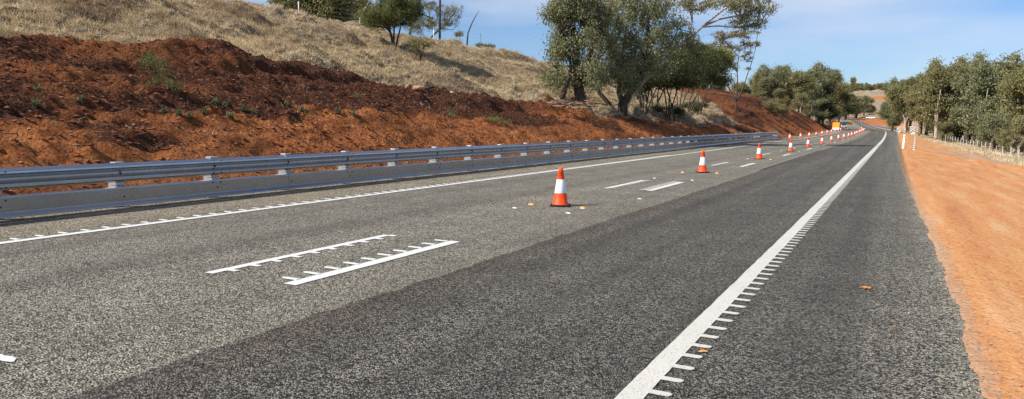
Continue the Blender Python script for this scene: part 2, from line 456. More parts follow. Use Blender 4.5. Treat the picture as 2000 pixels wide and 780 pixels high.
# ------------------------------------------------------------------ ground sheet
def geo(a, b, d0, g):
    out = [a]; d = d0
    while out[-1] < b: out.append(out[-1] + d); d *= g
    return out
cols = sorted(set(np.round(np.concatenate([
    -np.array(geo(42, 3500, 1.3, 1.09)), np.arange(-42, -26, .33), np.arange(-26, -11.6, .095), np.array([-11.6, -11.3, -10, -8, -5, -2, 0]), np.arange(.1, 1.0, .035),
    np.arange(1.02, 14, .20), np.array(geo(14, 3500, .5, 1.09))]), 3)))
rows = [-14.0]
while rows[-1] < 7000:
    y = rows[-1]; rows.append(y + (.6 if y < 3.5 else .11 if y < 18 else .006 * y if y < 260 else .016 * y if y < 1000 else .04 * y))
Xg, Yg = np.meshgrid(np.array(cols), np.array(rows))
Xw = Xg + S(Yg)
Zg = height(Xw, Yg)
nr, nc = Xw.shape
idx = np.arange(nr * nc).reshape(nr, nc)
Q = np.stack([idx[:-1, :-1], idx[:-1, 1:], idx[1:, 1:], idx[1:, :-1]], -1).reshape(-1, 4)
grs = GRASS(Xw, Yg)
u_ = -11.75 - Xg
mul = sm(2.4, 3.4, u_ + fbm(Xw / 1.5, Yg / 5, 81, 3) * 2.4) * (.75 + .8 * fbm(Xw / 2.2, Yg / 9, 83, 3)) * (1 - .75 * sm(26, 42, Yg)) + sm(30, 60, Yg) * .25
mul = mul + .35 * sm(.05, .3, fbm(Xw / 3.0, Yg / 4, 85, 3)) * sm(.4, 1, u_)
dk_ = (1 - sm(14, 30, Yg)) * sm(-.1, .35, .2 + fbm(Xw / 1.5, Yg / 2.5, 87, 3)) * (Xg < 0)
ver = sm(0, .5, Xg) * (1 - .75 * sm(230, 420, Yg))
# gravel track across the right verge
tk = [hit(px, py, detail=False)[0] for px, py in ((1762, 280), (1790, 284), (1823, 289.5), (1885, 304), (1940, 315), (2010, 330), (2200, 366))]
tx = np.array([p[0] for p in tk]); tyy = np.array([p[1] for p in tk])
dmin = np.full(Xw.shape, 1e9)
for i in range(len(tk) - 1):
    ax, ay, bx, by = tx[i], tyy[i], tx[i + 1], tyy[i + 1]
    L2 = (bx - ax) ** 2 + (by - ay) ** 2
    t = np.clip(((Xw - ax) * (bx - ax) + (Yg - ay) * (by - ay)) / L2, 0, 1)
    dmin = np.minimum(dmin, np.hypot(Xw - ax - t * (bx - ax), Yg - ay - t * (by - ay)))
trk = (1 - sm(.55, 1.05, dmin + fbm(Xw, Yg / 2, 91, 2) * .3)) * sm(.3, 1.2, Xg)
rE = Xg - np.array([redge0(y) for y in rows])[:, None]
trk = np.maximum(trk, .5 * (1 - sm(-.02, .10, rE + fbm(Xw * 5, Yg * 3, 93, 3) * .12)) * (Xg > 0) * (Yg < 140))
me = fmesh('ground', np.stack([Xw, Yg, Zg], -1).reshape(-1, 3), Q, 4,
           [('grass', grs.ravel()), ('mulch', np.clip(mul, 0, 1).ravel()), ('track', trk.ravel()), ('verge', ver.ravel()), ('dark', dk_.ravel())], True)
tag(link('ground', me, M['terrain']), kind='structure')

# ------------------------------------------------------------------ road sheets
def strip(name, xl, xr, ys, dz, m, nx=1, edge=None, parent=None):
    """sheet following the road; xl, xr callables of Y giving offsets from the road's reference"""
    ys = np.asarray(ys, float); P = []; A = []
    for y in ys:
        a, b = xl(y), xr(y)
        for i in range(nx + 1):
            t = i / nx; P.append((a + (b - a) * t + float(S(y)), y, float(ZR(y)) + dz)); A.append(edge(a + (b - a) * t, y) if edge else 0)
    n = nx + 1
    Q = [(j * n + i, j * n + i + 1, (j + 1) * n + i + 1, (j + 1) * n + i) for j in range(len(ys) - 1) for i in range(nx)]
    return link(name, fmesh(name, P, Q, 4, [('edge', A)]), m, parent)
def addattr(o, name, fn):
    me = o.data; co_ = np.zeros(len(me.vertices) * 3, np.float32); me.vertices.foreach_get('co', co_); co_ = co_.reshape(-1, 3)
    at = me.attributes.new(name, 'FLOAT', 'POINT'); at.data.foreach_set('value', fn(co_[:, 0] - S(co_[:, 1]), co_[:, 1]).astype(np.float32))
def yrow(a, b, near=.25):
    out = [a]
    while out[-1] < b: out.append(min(b, out[-1] + max(near, abs(out[-1]) * .012)))
    return out
def redge(y):
    return float(np.interp(y, [-14, 5, 10, 18, 31, 60, 100, 200, 800], [.6, .61, .63, .5, .36, .3, .5, 1.0, 1.0]) + noise(y * .7, 0, 3) * .05 + noise(y * 5, 2, 4) * .012)
def seam(y): return float(-3.95 + noise(y * .5, 1, 9) * .12 + noise(y * 5, 1, 10) * .05 + noise(y * 16, 1, 14) * .03)
def ledge(y): return float(np.interp(y, [-14, 80, 120, 200, 800], [-11.75, -11.75, -12.4, -12.0, -12]) + noise(y * 2, 5, 8) * .08)
o = strip('road', ledge, redge, yrow(-14, 860), 0, M['old_seal'], 90)
tag(o, kind='structure')
def wheelf(x, y, cs): return np.clip(sum(np.exp(-((x - c) / .38) ** 2) for c in cs) * (.7 + .9 * fbm(x, y / 9, 401, 3)), 0, 1)
addattr(o, 'wheel', lambda x, y: wheelf(x, y, (-8.75, -6.9)) * .85)
addattr(o, 'dusted', lambda x, y: sm(-9.3, -9.9, x) + .5 * sm(.0, .5, fbm(x / 1.5, y / 4, 403, 3)))
def ed(x, y):
    q = x - redge(y); t = min(1, max(0, (q + 1.15) / 1.15)); return t * t * .8 + (.2 * max(0, 1 + q / .12) if q > -.12 else 0)
o = strip('new_seal_lane', seam, redge, yrow(-14, 860, .10), .005, M['new_seal'], 30, edge=ed)
tag(o, kind='structure')
addattr(o, 'band', lambda x, y: (1 - sm(-3.95, -3.2, x)) * np.clip(.8 + 1.2 * fbm(x / .5, y / 2.5, 405, 3), 0, 1))
addattr(o, 'wheel', lambda x, y: wheelf(x, y, (-3.4, -1.9)) * .4)

def merge_strips(name, rects, dz, m, jit=.004):
    """rects: x0,x1,y0,y1 in road coordinates -> one sheet object"""
    P = []; Qs = []
    for x0, x1, y0, y1 in rects:
        ys = np.linspace(y0, y1, max(2, int((y1 - y0) / max(.15, y0 * .02)) + 1))
        n0 = len(P)
        for y in ys:
            j = random.uniform(-jit, jit)
            P.append((x0 + j + float(S(y)), y, float(ZR(y)) + dz)); P.append((x1 + j + float(S(y)), y, float(ZR(y)) + dz))
        for i in range(len(ys) - 1): Qs.append((n0 + 2 * i, n0 + 2 * i + 1, n0 + 2 * i + 3, n0 + 2 * i + 2))
    o = link(name, fmesh(name, P, Qs, 4, [('edge', np.zeros(len(P)))]), m)
    return tag(o, kind='structure')
merge_strips('edge_line', [(-1.31, -1.165, -14, 860)], .011, M['paint'])
merge_strips('edge_line', [(-9.375, -9.235, -14, 860)], .007, M['bright_paint'])
def tick(x0, x1, y0, w):           # raised rib with rounded end, slightly domed
    mb = []
    return (x0, x1, y0 - w / 2, y0 + w / 2)
def ribs(name, items, m, z0):
    mb = MB()
    for (xa, xb, y, w) in items:
        sgn = 1 if xb > xa else -1; n = 5; out = []
        for i in range(n + 1):
            t = -math.pi / 2 + math.pi * i / n; out.append((xb - sgn * w / 2 + sgn * math.cos(t) * w / 2, y + math.sin(t) * w / 2))
        poly = [(xa, y - w / 2)] + out + [(xa, y + w / 2)]
        zz = float(ZR(y)) + z0; k = len(poly); sx = float(S(y))
        j = random.uniform(-.006, .006)
        vs = [(p[0] + sx + j, p[1], zz) for p in poly] + [(p[0] + sx + j, p[1], zz + .006) for p in poly]
        if sgn < 0: fs = [tuple(range(k, 2 * k))[::-1]]
        else: fs = [tuple(range(k, 2 * k))]
        fs += [(i, (i + 1) % k, (i + 1) % k + k, i + k) for i in range(k)]
        mb.add(vs, fs)
    return tag(mb.build(name, m), kind='structure')
ribs('line_ribs', [(-1.175, -1.035, 4.05 + .2585 * k, .052) for k in range(-30, 560)], M['paint'], .010)
ribs('line_ribs', [(-9.365, -9.53, 5.14 + .2955 * k, .055) for k in range(-20, 100)], M['bright_paint'], .007)
bars = []; teeth = []
for k in range(0, 15):
    y0 = 5.04 + 11.28 * k if k else 5.04
    bars.append((-4.975, -4.825, y0, y0 + 2.92)); bars.append((-5.975, -5.865, y0 - .04, y0 + 2.85))
    if k < 2:
        for t in range(10):
            teeth.append((-4.97, -5.165, y0 + .19 + .2955 * t, .055)); teeth.append((-5.87, -5.74, y0 + .17 + .2955 * t, .055))
mb = MB(); q = G(2, 701)
mb.add([(q[0] + .13 * math.cos(t) * random.uniform(.7, 1.2), q[1] + .05 * math.sin(t) * random.uniform(.6, 1.2), .0075) for t in np.linspace(0, 6.28, 15)[:-1]], [tuple(range(14))])
tag(mb.build('paint_spot', M['bright_paint']), kind='structure')
merge_strips('centre_line_bars', bars, .007, M['bright_paint'])
ribs('line_ribs', teeth, M['bright_paint'], .007)
# tar joint where the lane seal ends on the old seal
o = merge_strips('tar_joint', [(-4.02, -3.93, 26, 50)], .009, simple('bitumen_joint', (.025, .022, .02), .6), .03)

# ------------------------------------------------------------------ traffic cones
def make_cone():
    r = empty('traffic_cone', (0, 0, 0), 'x', 'traffic cone', 'orange cones along the closed centre line')
    b = MB(); q = .185
    b.prism([(-q, 0), (q, 0), (q - .008, .028), (-q + .008, .028)], -q, q); o = b.build('base', M['rubber'], r); bevel(o, .012)
    def rad(z): return .142 - (z - .03) * (.142 - .034) / .67
    s = MB(); s.lathe([(.155, .028), (.150, .045), (rad(.06), .06), (rad(.235), .235)], 28, cap=False); s.build('lower_body', M['orange'], r)
    s = MB(); s.lathe([(rad(.235) + .002, .233), (rad(.235) + .003, .236), (rad(.48) + .003, .478), (rad(.48) + .001, .481)], 28, cap=False); s.build('reflective_sleeve', M['sleeve'], r)
    s = MB(); s.lathe([(rad(.478), .478), (rad(.60), .60), (rad(.60) + .004, .603), (rad(.69), .69), (rad(.70) - .008, .70), (.012, .70), (.012, .66)], 28, cap=False); s.build('top_body', M['orange'], r)
    return r
cone = make_cone()
ys = [12.4, 23.5, 34.4, 45.8, 55.9, 66.4, 76.8, 87.3, 96.8] + [107 + 9.5 * i for i in range(16)]
ordn = ['nearest', 'second', 'third', 'fourth', 'fifth', 'sixth', 'seventh', 'eighth', 'ninth', 'tenth', 'eleventh', 'twelfth', 'thirteenth', 'fourteenth', 'fifteenth',
        'sixteenth', 'seventeenth', 'eighteenth', 'nineteenth', 'twentieth', 'twenty-first', 'twenty-second', 'twenty-third', 'twenty-fourth', 'twenty-fifth', 'twenty-sixth']
for i, y in enumerate(ys):
    o = cone if i == 0 else copy_tree(cone)
    x = -5.38 + random.uniform(-.04, .04) * (i > 0)
    o.location = (x + float(S(y)), y, float(ZR(y)) + .006)
    o.rotation_euler = (random.uniform(-.02, .02), random.uniform(-.02, .02), math.radians(18 + (random.uniform(-40, 40) if i else 0)))
    o['label'] = 'orange and white traffic cone, %s from the camera in the centre line row' % ordn[i]
    if i == 0: o['label'] = 'nearest and largest orange traffic cone with white band, standing on the centre line'
mk = MB()
for k, (a, h) in enumerate(((-1.95, .032), (-1.72, .04), (-1.50, .04), (-1.30, .03))):
    rr = .142 - (.13 - .03) * .161 + .0045
    for s_ in range(1):
        x, y = math.cos(a) * rr, math.sin(a) * rr; tx_, ty_ = -math.sin(a) * .007, math.cos(a) * .007
        zb, zt = .085 + .004 * k, .085 + h
        dr = (zt - zb) * .161
        mk.add([(x - tx_, y - ty_, zb), (x + tx_, y + ty_, zb), (x + tx_ - math.cos(a) * dr, y + ty_ - math.sin(a) * dr, zt), (x - tx_ - math.cos(a) * dr, y - ty_ - math.sin(a) * dr, zt)], [(0, 1, 2, 3)])
mk.build('stencil_mark', M['mark'], cone)
for i in range(10):
    y = 82 + 10 * i
    o = copy_tree(cone)
    for ch in list(o.children):
        if ch.name.startswith('stencil'): bpy.data.objects.remove(ch)
    o.location = (-9.75 + float(S(y)), y, float(ZR(y)) + .004)
    o['label'] = 'orange traffic cone, %s from the camera in the row outside the left edge line' % ordn[i]
    o['group'] = 'cones beyond the end of the left guardrail'
for o in list(C.objects):
    if o.name.startswith('traffic_cone') and o is not cone:
        for ch in list(o.children):
            if ch.name.startswith('stencil'): bpy.data.objects.remove(ch)
for i, (px, py, Y) in enumerate(((1658, 230, 520), (1662, 229.5, 500), (1681.5, 232.5, 430))):
    P, _ = atY(px, py, Y)
    o = copy_tree(cone)
    for ch in list(o.children):
        if ch.name.startswith('stencil'): bpy.data.objects.remove(ch)
    o.location = (float(P[0]), Y, float(height(P[0], Y)))
    o['label'] = 'tiny distant cone beside the far hillside road, %s' % ['by the white sign board', 'just right of the one by the sign board', 'below the white utility truck']
    o['label'] = ['tiny distant cone just below the white roadside board', 'tiny distant cone right of the one below the white board', 'tiny distant cone left of the white utility truck'][i]
    o['group'] = 'cones by the far road'

# lane marker tabs
def make_tab(face):
    r = empty('road_marker', (0, 0, 0), 'x', 'road marker', 'temporary markers around the cones')
    b = MB(); b.box(-.055, .055, -.04, .04, 0, .006); b.build('base', M['white'], r)
    b = MB(); b.prism([(-.05, .006), (.05, .006), (.045, .045), (.03, .052), (-.03, .052), (-.045, .045)], -.012, .012); b.build('reflector', face, r)
    return r
tabs = [(1037, 401, 1, 'amber road marker tab left of the nearest cone'), (1138, 408, 1, 'amber road marker tab right of the nearest cone'),
        (1110, 417.5, 0, 'white road marker tab in front of the nearest cone'), (1005, 407.5, 0, 'white road marker tab farthest left of the nearest cone'),
        (1249, 389.5, 0, 'white road marker tab before the second pair of centre bars'), (1333, 338, 1, 'amber road marker tab left of the second cone'),
        (1400, 339.5, 1, 'amber road marker tab right of the second cone'), (1278, 349, 0, 'white road marker tab beyond the second pair of centre bars'),
        (1352, 353, 0, 'white road marker tab right of the second pair of centre bars'), (1460, 310.5, 0, 'white road marker tab left of the third cone'),
        (1505, 312.5, 1, 'amber road marker tab right of the third cone'), (1561, 297, 0, 'white road marker tab right of the fourth cone'),
        (1526, 295, 0, 'white road marker tab left of the fourth cone')]
protos = {}
for px, py, a, lb in tabs:
    if a not in protos: o = protos[a] = make_tab(M['yellow'] if a else M['white'])
    else: o = copy_tree(protos[a])
    p = G(px, py); o.location = (p[0], p[1], .006); o['label'] = lb
    o.rotation_euler = (0, 0, random.uniform(-.3, .3)); o.scale = (.9, .85, .6) if a else (.75, .8, .25)
# dead leaves lying on the seal
for px, py, sc, lb in ((1690, 566, 1.3, 'orange dead leaf lying alone on the dark shoulder'), (1373, 691, .8, 'small brown leaf between the ribs of the right edge line'), (1746, 641, .7, 'thin pale twig on the shoulder below the orange leaf')):
    p = G(px, py); r = random.random() * 3; mb = MB()
    for k in range(3 if sc > 1 else 1):
        a = r + k * 1.9; ca, sa = math.cos(a), math.sin(a); L, Wd = .045 * sc, .016 * sc
        if 'twig' in lb: L, Wd = .06, .004
        pts = [(-L, 0, .012), (-L * .3, Wd, .02), (L * .5, Wd * .8, .022), (L, 0, .014), (L * .4, -Wd * .8, .016), (-L * .4, -Wd, .014)]
        mb.add([(x * ca - y * sa, x * sa + y * ca + k * .012, z) for x, y, z in pts], [(0, 1, 2, 3, 4, 5)])
    o = mb.build('twig' if 'twig' in lb else 'dead_leaf', M['dleaf']); o.location = (p[0], p[1], .002); tag(o, lb, 'twig' if 'twig' in lb else 'leaf')

# ------------------------------------------------------------------ guardrails
def w_profile(h0=.432, x=0.0):
    pts = [(0, 0), (.006, .006), (.066, .030), (.083, .045), (.085, .070), (.070, .088), (.012, .128), (.002, .142), (.002, .170), (.012, .184), (.070, .224), (.085, .242), (.083, .267), (.066, .282), (.006, .306), (0, .312)]
    return [(x + a, h0 + b) for a, b in pts]
def sweep(path, prof, sgn=1):
    """path: (x,y,z,nx,ny); prof: (outward, z)"""
    vs = []; fs = []; n = len(prof)
    for (x, y, z, nx, ny) in path:
        for a, h in prof: vs.append((x + nx * a * sgn, y + ny * a * sgn, z + h))
    for j in range(len(path) - 1):
        for i in range(n - 1):
            q = (j * n + i, j * n + i + 1, (j + 1) * n + i + 1, (j + 1) * n + i); fs.append(q if sgn > 0 else q[::-1])
    return vs, fs
gr = empty('guardrail', (-11.3, 20, 0), 'long galvanised double guardrail with lower rub panel along the foot of the red bank', 'guardrail')
def loc(v, o): return [(a - o.location[0], b - o.location[1], c - o.location[2]) for a, b, c in v]
P0, P1, SP = -9.4, 84.4, 1.90
POSTY = 7.81
RX = -11.26
PT = POSTY - SP * 10        # a post stands at Y = 8.62 (px 220)
posts = [PT + SP * k for k in range(0, 60) if P0 < PT + SP * k < P1 - .1]
pan = []; y = PT - SP * 2
k = 0
while y < P1:
    y2 = min(y + SP * 2, P1)
    mb = MB()
    off = .003 * (k % 2)
    vs, fs = sweep([(RX + off, y - .12, 0, 1, 0), (RX + off, (y + y2) / 2, 0, 1, 0), (RX + off, y2 + .12, 0, 1, 0)], w_profile())
    mb.add(loc(vs, gr), fs, False); o = mb.build('beam_panel', M['galv'], gr); sd = o.modifiers.new('thick', 'SOLIDIFY'); sd.thickness = .003
    mb = MB()
    prof = [(.0, .035), (.080, .038), (.086, .046), (.084, .056), (.038, .108), (.034, .118), (.034, .325), (.026, .348), (0, .355)]
    vs, fs = sweep([(RX + off + .02, y - .05, 0, 1, 0), (RX + off + .02, y2 + .05, 0, 1, 0)], prof)
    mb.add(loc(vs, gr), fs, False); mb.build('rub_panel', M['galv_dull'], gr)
    y = y2; k += 1
pp = None; SB = None
def hexbolt(mb, x, y, z, r=.014):
    mb.tube([(x, y, z), (x + .016, y, z)], r, 6)
for i, y in enumerate(posts):
    if pp is None:
        mb = MB()
        # C-section post and block-out behind the beam
        mb.box(-.24, -.232, -.05, .05, -.1, .70); mb.box(-.232, -.14, -.05, -.044, -.1, .70); mb.box(-.232, -.14, .044, .05, -.1, .70)
        pp = mb.build('post', M['zinc'], gr); pp.location = (RX - gr.location[0], y - gr.location[1], 0)
        mb = MB(); mb.box(-.139, -.002, -.080, .080, .38, .766)
        bo = mb.build('block', M['zinc'], pp); bevel(bo, .006)
        mb = MB(); mb.box(-.139, .012, -.075, .075, .28, .375); br = mb.build('bracket', M['zinc'], pp)
        mb = MB(); hexbolt(mb, .006, .0, .588, .017); hexbolt(mb, .05, .02, .20); mb.build('bolt', M['bolt'], pp)
        first = pp
    else:
        o = copy_tree(first, gr); o.location = (RX - gr.location[0], y - gr.location[1], random.uniform(-.012, .012))
        if i % 2 == 0 and y < 40:
            if i // 2 > 11: continue
            for dy in (-.09, .09):
                for z in (.475, .70, .29):
                    if SB is None:
                        mb = MB(); hexbolt(mb, 0, 0, 0, .012); SB = mb.build('splice_bolt', M['bolt'], o); q = SB
                    else: q = SB.copy(); C.objects.link(q); q.parent = o
                    q.location = (.052 if z < .4 else .082 if z in (.475, .70) else .03, dy, z)

# right-hand guardrail following the curve
gy0, gy1 = 152.0, 350.0
def rpt(y, off): return float(S(y)) + off
gr2 = empty('guardrail', (rpt(gy0, 1.0), gy0, float(ZR(gy0))), 'distant guardrail curving along the right edge of the far road', 'guardrail')
path = []
yy = gy0
while yy <= gy1:
    d = (float(S(yy + 2)) - float(S(yy - 2))) / 4; n = math.hypot(1, d)
    path.append((rpt(yy, 1.0), yy, float(ZR(yy)), -1 / n, d / n)); yy += 4
mb = MB(); vs, fs = sweep(path, w_profile()); mb.add(loc(vs, gr2), fs); mb.build('beam_rail', M['galv'], gr2)
f2 = None
for yy in np.arange(gy0 + 1, gy1, 4.0):
    if f2 is None:
        mb = MB(); mb.box(0, .15, -.06, .06, -.3, .80); f2 = mb.build('post', M['zinc'], gr2); o = f2
    else: o = f2.copy(); C.objects.link(o)
    o.parent = gr2; o.location = (rpt(yy, 1.0) - gr2.location[0], yy - gr2.location[1], float(ZR(yy)) - gr2.location[2])

def hazard_board(name, loc_, w, h, stand, label, slant=1, group='black and white striped marker boards', nst=3, rz=0):
    r = empty(name, loc_, label, 'hazard marker', group, rz)
    mb = MB(); mb.box(-w / 2, w / 2, -.008, .008, stand, stand + h); mb.build('board', M['white'], r)
    # diagonal black bands clipped to the board
    pb = MB(); st = h / nst
    for k in range(-1, nst + 1):
        z0 = stand + k * st
        sh = w * .95 * slant
        c = [(-w / 2, z0), (w / 2, z0 + sh), (w / 2, z0 + sh + st * .5), (-w / 2, z0 + st * .5)]
        c = [(x, min(max(z, stand), stand + h)) for x, z in c]
        if max(z for _, z in c) - min(z for _, z in c) < .01: continue
        pb.add([(x, -.012, z) for x, z in c], [(0, 1, 2, 3)])
    pb.build('stripe', M['black'], r)
    mb = MB(); mb.box(-.03, .03, .009, .05, -.3, stand + h * .8); mb.build('post', M['zinc'], r)
    return r
p = rpt(151, .95)
hazard_board('hazard_board', (p - .15, 150.6, float(ZR(151)) + .1), .62, .95, .12, 'short striped hazard board on the near end of the right guardrail', 1)
P, k = atY(1781, 263, 135)
hazard_board('hazard_board', (P[0], P[1], float(height(P[0], P[1]))), .75, 1.15, .12 + max(0, P[2] - float(height(P[0], P[1]))), 'striped hazard board standing under the gum trees right of the guardrail end', 1)
# guide posts on the verge
P, k = hit(1763.5, 290.5)
r = empty('guide_post', P, 'plain white guide post at the edge of the seal', 'guide post')
s_ = k / F
mb = MB(); mb.prism([(-.065, -.2), (.065, -.2), (.06, .94), (.045, .97), (-.045, .97), (-.06, .94)], -.02, .02); mb.build('post', M['white'], r)
mb = MB(); mb.box(-.03, .03, -.026, -.021, .80, .88); mb.build('reflector', simple('red_reflector', (.5, .02, .02), .3), r)
r.rotation_euler = (0, math.radians(2.5), math.radians(-28))
P, k = hit(1784.5, 293.5)
r = empty('marker_post', P, 'slim post with black and white diagonal bands beside the white guide post', 'marker post', None, 0)
mb = MB(); mb.box(-.05, .05, -.015, .015, -.2, .95); mb.build('post', M['white'], r)
pb = MB()
for q in range(7):
    z0 = .05 + q * .13; c = [(-.05, z0), (.05, z0 + .06), (.05, z0 + .125), (-.05, z0 + .065)]
    pb.add([(x, -.018, min(z, .95)) for x, z in c], [(0, 1, 2, 3)])
pb.build('stripe', M['black'], r); r.rotation_euler = (0, math.radians(2), math.radians(-28))

# ------------------------------------------------------------------ fences
def wire_fence(name, pts, label, post_h, rpost, m, wires=4, group=None, wr=.004):
    r = empty(name, pts[0], label, 'fence', group)
    base = Vector([float(t) for t in pts[0]]); tops = []
    for p in pts:
        o = MB(); h = post_h * random.uniform(.93, 1.06); ln = random.uniform(-.03, .03)
        q = Vector([float(t) for t in p]) - base
        o.tube([q + Vector((0, 0, -.2)), q + Vector((ln, 0, h))], rpost, 6); o.build('post', m, r); tops.append(q)
    mb = MB()
    for w in range(wires):
        z = post_h * (.22 + .7 * w / max(1, wires - 1))
        mb.tube([q + Vector((0, 0, z)) for q in tops], wr, 3)
    mb.build('wire', M['wire'], r)
    return r
fy = [24.6, 33.8] + [43.2 + 9.2 * i for i in range(14)]
wire_fence('wire_fence', [onG(-40.6, y) for y in fy], 'thin wire fence with pale posts along the crest of the grassy hill', 1.45, .035, M['white'], 4, None, .005)
A = hit(2030, 333)[0]; B = hit(1989, 319.5)[0]; B2 = hit(1933, 300)[0]; D_ = hit(1842, 277)[0]
def lerp(a, b, t): return a + (b - a) * t
pts = [lerp(A, B, t) for t in (0, .5)] + [lerp(B, B2, t / 4) for t in range(4)] + [lerp(B2, D_, t / 15) for t in range(16)]
wire_fence('wire_fence', [onG(p[0], p[1]) for p in pts], 'wire fence with pale posts running along the foot of the right verge in dry grass', 1.0, .02, M['bark_white'], 4, None, .003)
P, k = hit(859, 74, detail=True)
r = MB(); r.tube([(0, 0, -.5), (0, 0, 9)], [.13, .09], 8); o = r.build('power_pole', M['bark_dark']); o.location = (-43.5, 79.0, float(height(-43.5, 79))); 
a = ray(859, 60); kx = -43.5 / a[0]; o.location = (-43.5, float(a[1] * kx), float(height(-43.5, a[1] * kx)))
tag(o, 'dark slim timber pole rising among the trees on the hill crest', 'pole')

# ------------------------------------------------------------------ signs and vehicles at the work site
def sign(name, px, py, Y, w, h, stand, face, label, white_base=False, cat='sign'):
    P, k = atY(px, py, Y); g = float(max(height(P[0], P[1]), ZR(Y)))
    r = empty(name, (P[0], P[1], g), label, cat, None, math.radians(-22 * 0))
    mb = MB(); mb.box(-w / 2, w / 2, -.02, .02, stand, stand + h); bevel(mb.build('face', face, r), .01)
    mb = MB(); mb.box(-w / 2 + .15, -w / 2 + .21, .021, .07, -.1, stand + h * .9); mb.build('leg', M['zinc'], r)
    mb = MB(); mb.box(w / 2 - .21, w / 2 - .15, .021, .07, -.1, stand + h * .9); mb.build('leg', M['zinc'], r)
    if white_base:
        mb = MB(); mb.box(-w / 2, w / 2, -.022, .018, stand - .38, stand - .004); mb.build('lower_panel', M['white'], r)
    return r
sign('road_work_sign', 1632, 258, 158, 1.25, 1.0, .70, M['sign_orange'], 'orange road work sign with white lower panel at the end of the red bank', True)
sign('road_work_sign', 1658.5, 246, 250, 2.2, .75, 1.3, M['sign_orange'], 'wide orange board right of the dark utility truck in the closed lane')
sign('roadside_board', 1656.5, 226, 540, 2.6, 2.3, 1.4, M['white'], 'small white board on legs beside the far hillside road')

def pickup(name, P, rz, paint, label):
    r = empty(name, P, label, 'utility truck', None, rz)
    mb = MB()   # along +Y is forward
    mb.add(*side_prism([(-2.5, .45), (2.35, .42), (2.5, .62), (2.48, .95), (1.3, 1.08), (.62, 1.72), (-.62, 1.76), (-.75, 1.02), (-2.5, 1.02)], -.88, .88)); bevel(mb.build('body', paint, r), .05)
    mb = MB(); mb.add(*side_prism([(1.18, 1.10), (.66, 1.64), (.70, 1.645), (1.25, 1.10)], -.74, .74)); mb.add(*side_prism([(1.0, 1.12), (.55, 1.64), (-.52, 1.66), (-.62, 1.12)], -.888, .888)); mb.build('window', M['glass'], r)
    mb = MB(); mb.box(-.80, .80, -2.42, -.80, 1.022, 1.06); mb.build('tray', M['rubber'], r)
    mb = MB(); mb.box(-.85, .85, 2.46, 2.56, .42, .60); mb.build('bumper', M['carwhite'], r)
    for sx in (-1, 1):
        mb = MB(); mb.box(sx * .7 - .16, sx * .7 + .16, 2.42, 2.505, .72, .88); mb.build('headlight', M['lamp'], r)
    for sx in (-1, 1):
        for yy in (1.6, -1.55):
            mb = MB(); mb.tube([(sx * .74, yy, .36), (sx * .93, yy, .36)], .36, 16); w = mb.build('wheel', M['rubber'], r)
            mb = MB(); mb.tube([(sx * .90, yy, .36), (sx * .94, yy, .36)], .2, 12); mb.build('rim', M['zinc'], w)
    return r
def side_prism(poly, x0, x1):
    n = len(poly)
    vs = [(x0, y, z) for y, z in poly] + [(x1, y, z) for y, z in poly]
    return vs, [tuple(range(n))[::-1], tuple(range(n, 2 * n))] + [(i, (i + 1) % n, (i + 1) % n + n, i + n) for i in range(n)]
P, k = atY(1646.5, 250, 240)
pickup('utility_truck', (P[0], P[1], float(max(height(P[0], P[1]), ZR(P[1])))), math.radians(180 + 8), M['cardark'], 'dark utility truck facing the camera behind the orange sign')
P, k = atY(1701, 233, 480)
WT = (P[0], P[1], float(height(P[0], P[1])))
pickup('utility_truck', WT, math.radians(78), M['carwhite'], 'white utility truck parked side-on on the orange bank above the far road')

# ------------------------------------------------------------------ vegetation
def leaves(centers, L, W, droop=.5, tint=None, seed=1):
    r = np.random.default_rng(seed); n = len(centers)
    d = r.normal(size=(n, 3)); d[:, 2] -= droop * 1.6; d /= np.linalg.norm(d, axis=1)[:, None]
    s = np.cross(d, r.normal(size=(n, 3))); s /= np.linalg.norm(s, axis=1)[:, None] + 1e-9
    l = L * r.uniform(.6, 1.3, n)[:, None]; w = W * r.uniform(.7, 1.25, n)[:, None]
    a = centers; b = centers + d * l * .45 + s * w; c = centers + d * l; e = centers + d * l * .45 - s * w
    V = np.stack([a, b, c, e], 1).reshape(-1, 3); Qd = np.arange(n * 4).reshape(n, 4)
    t = r.random(n) if tint is None else tint
    return V, Qd, np.repeat(t, 4)

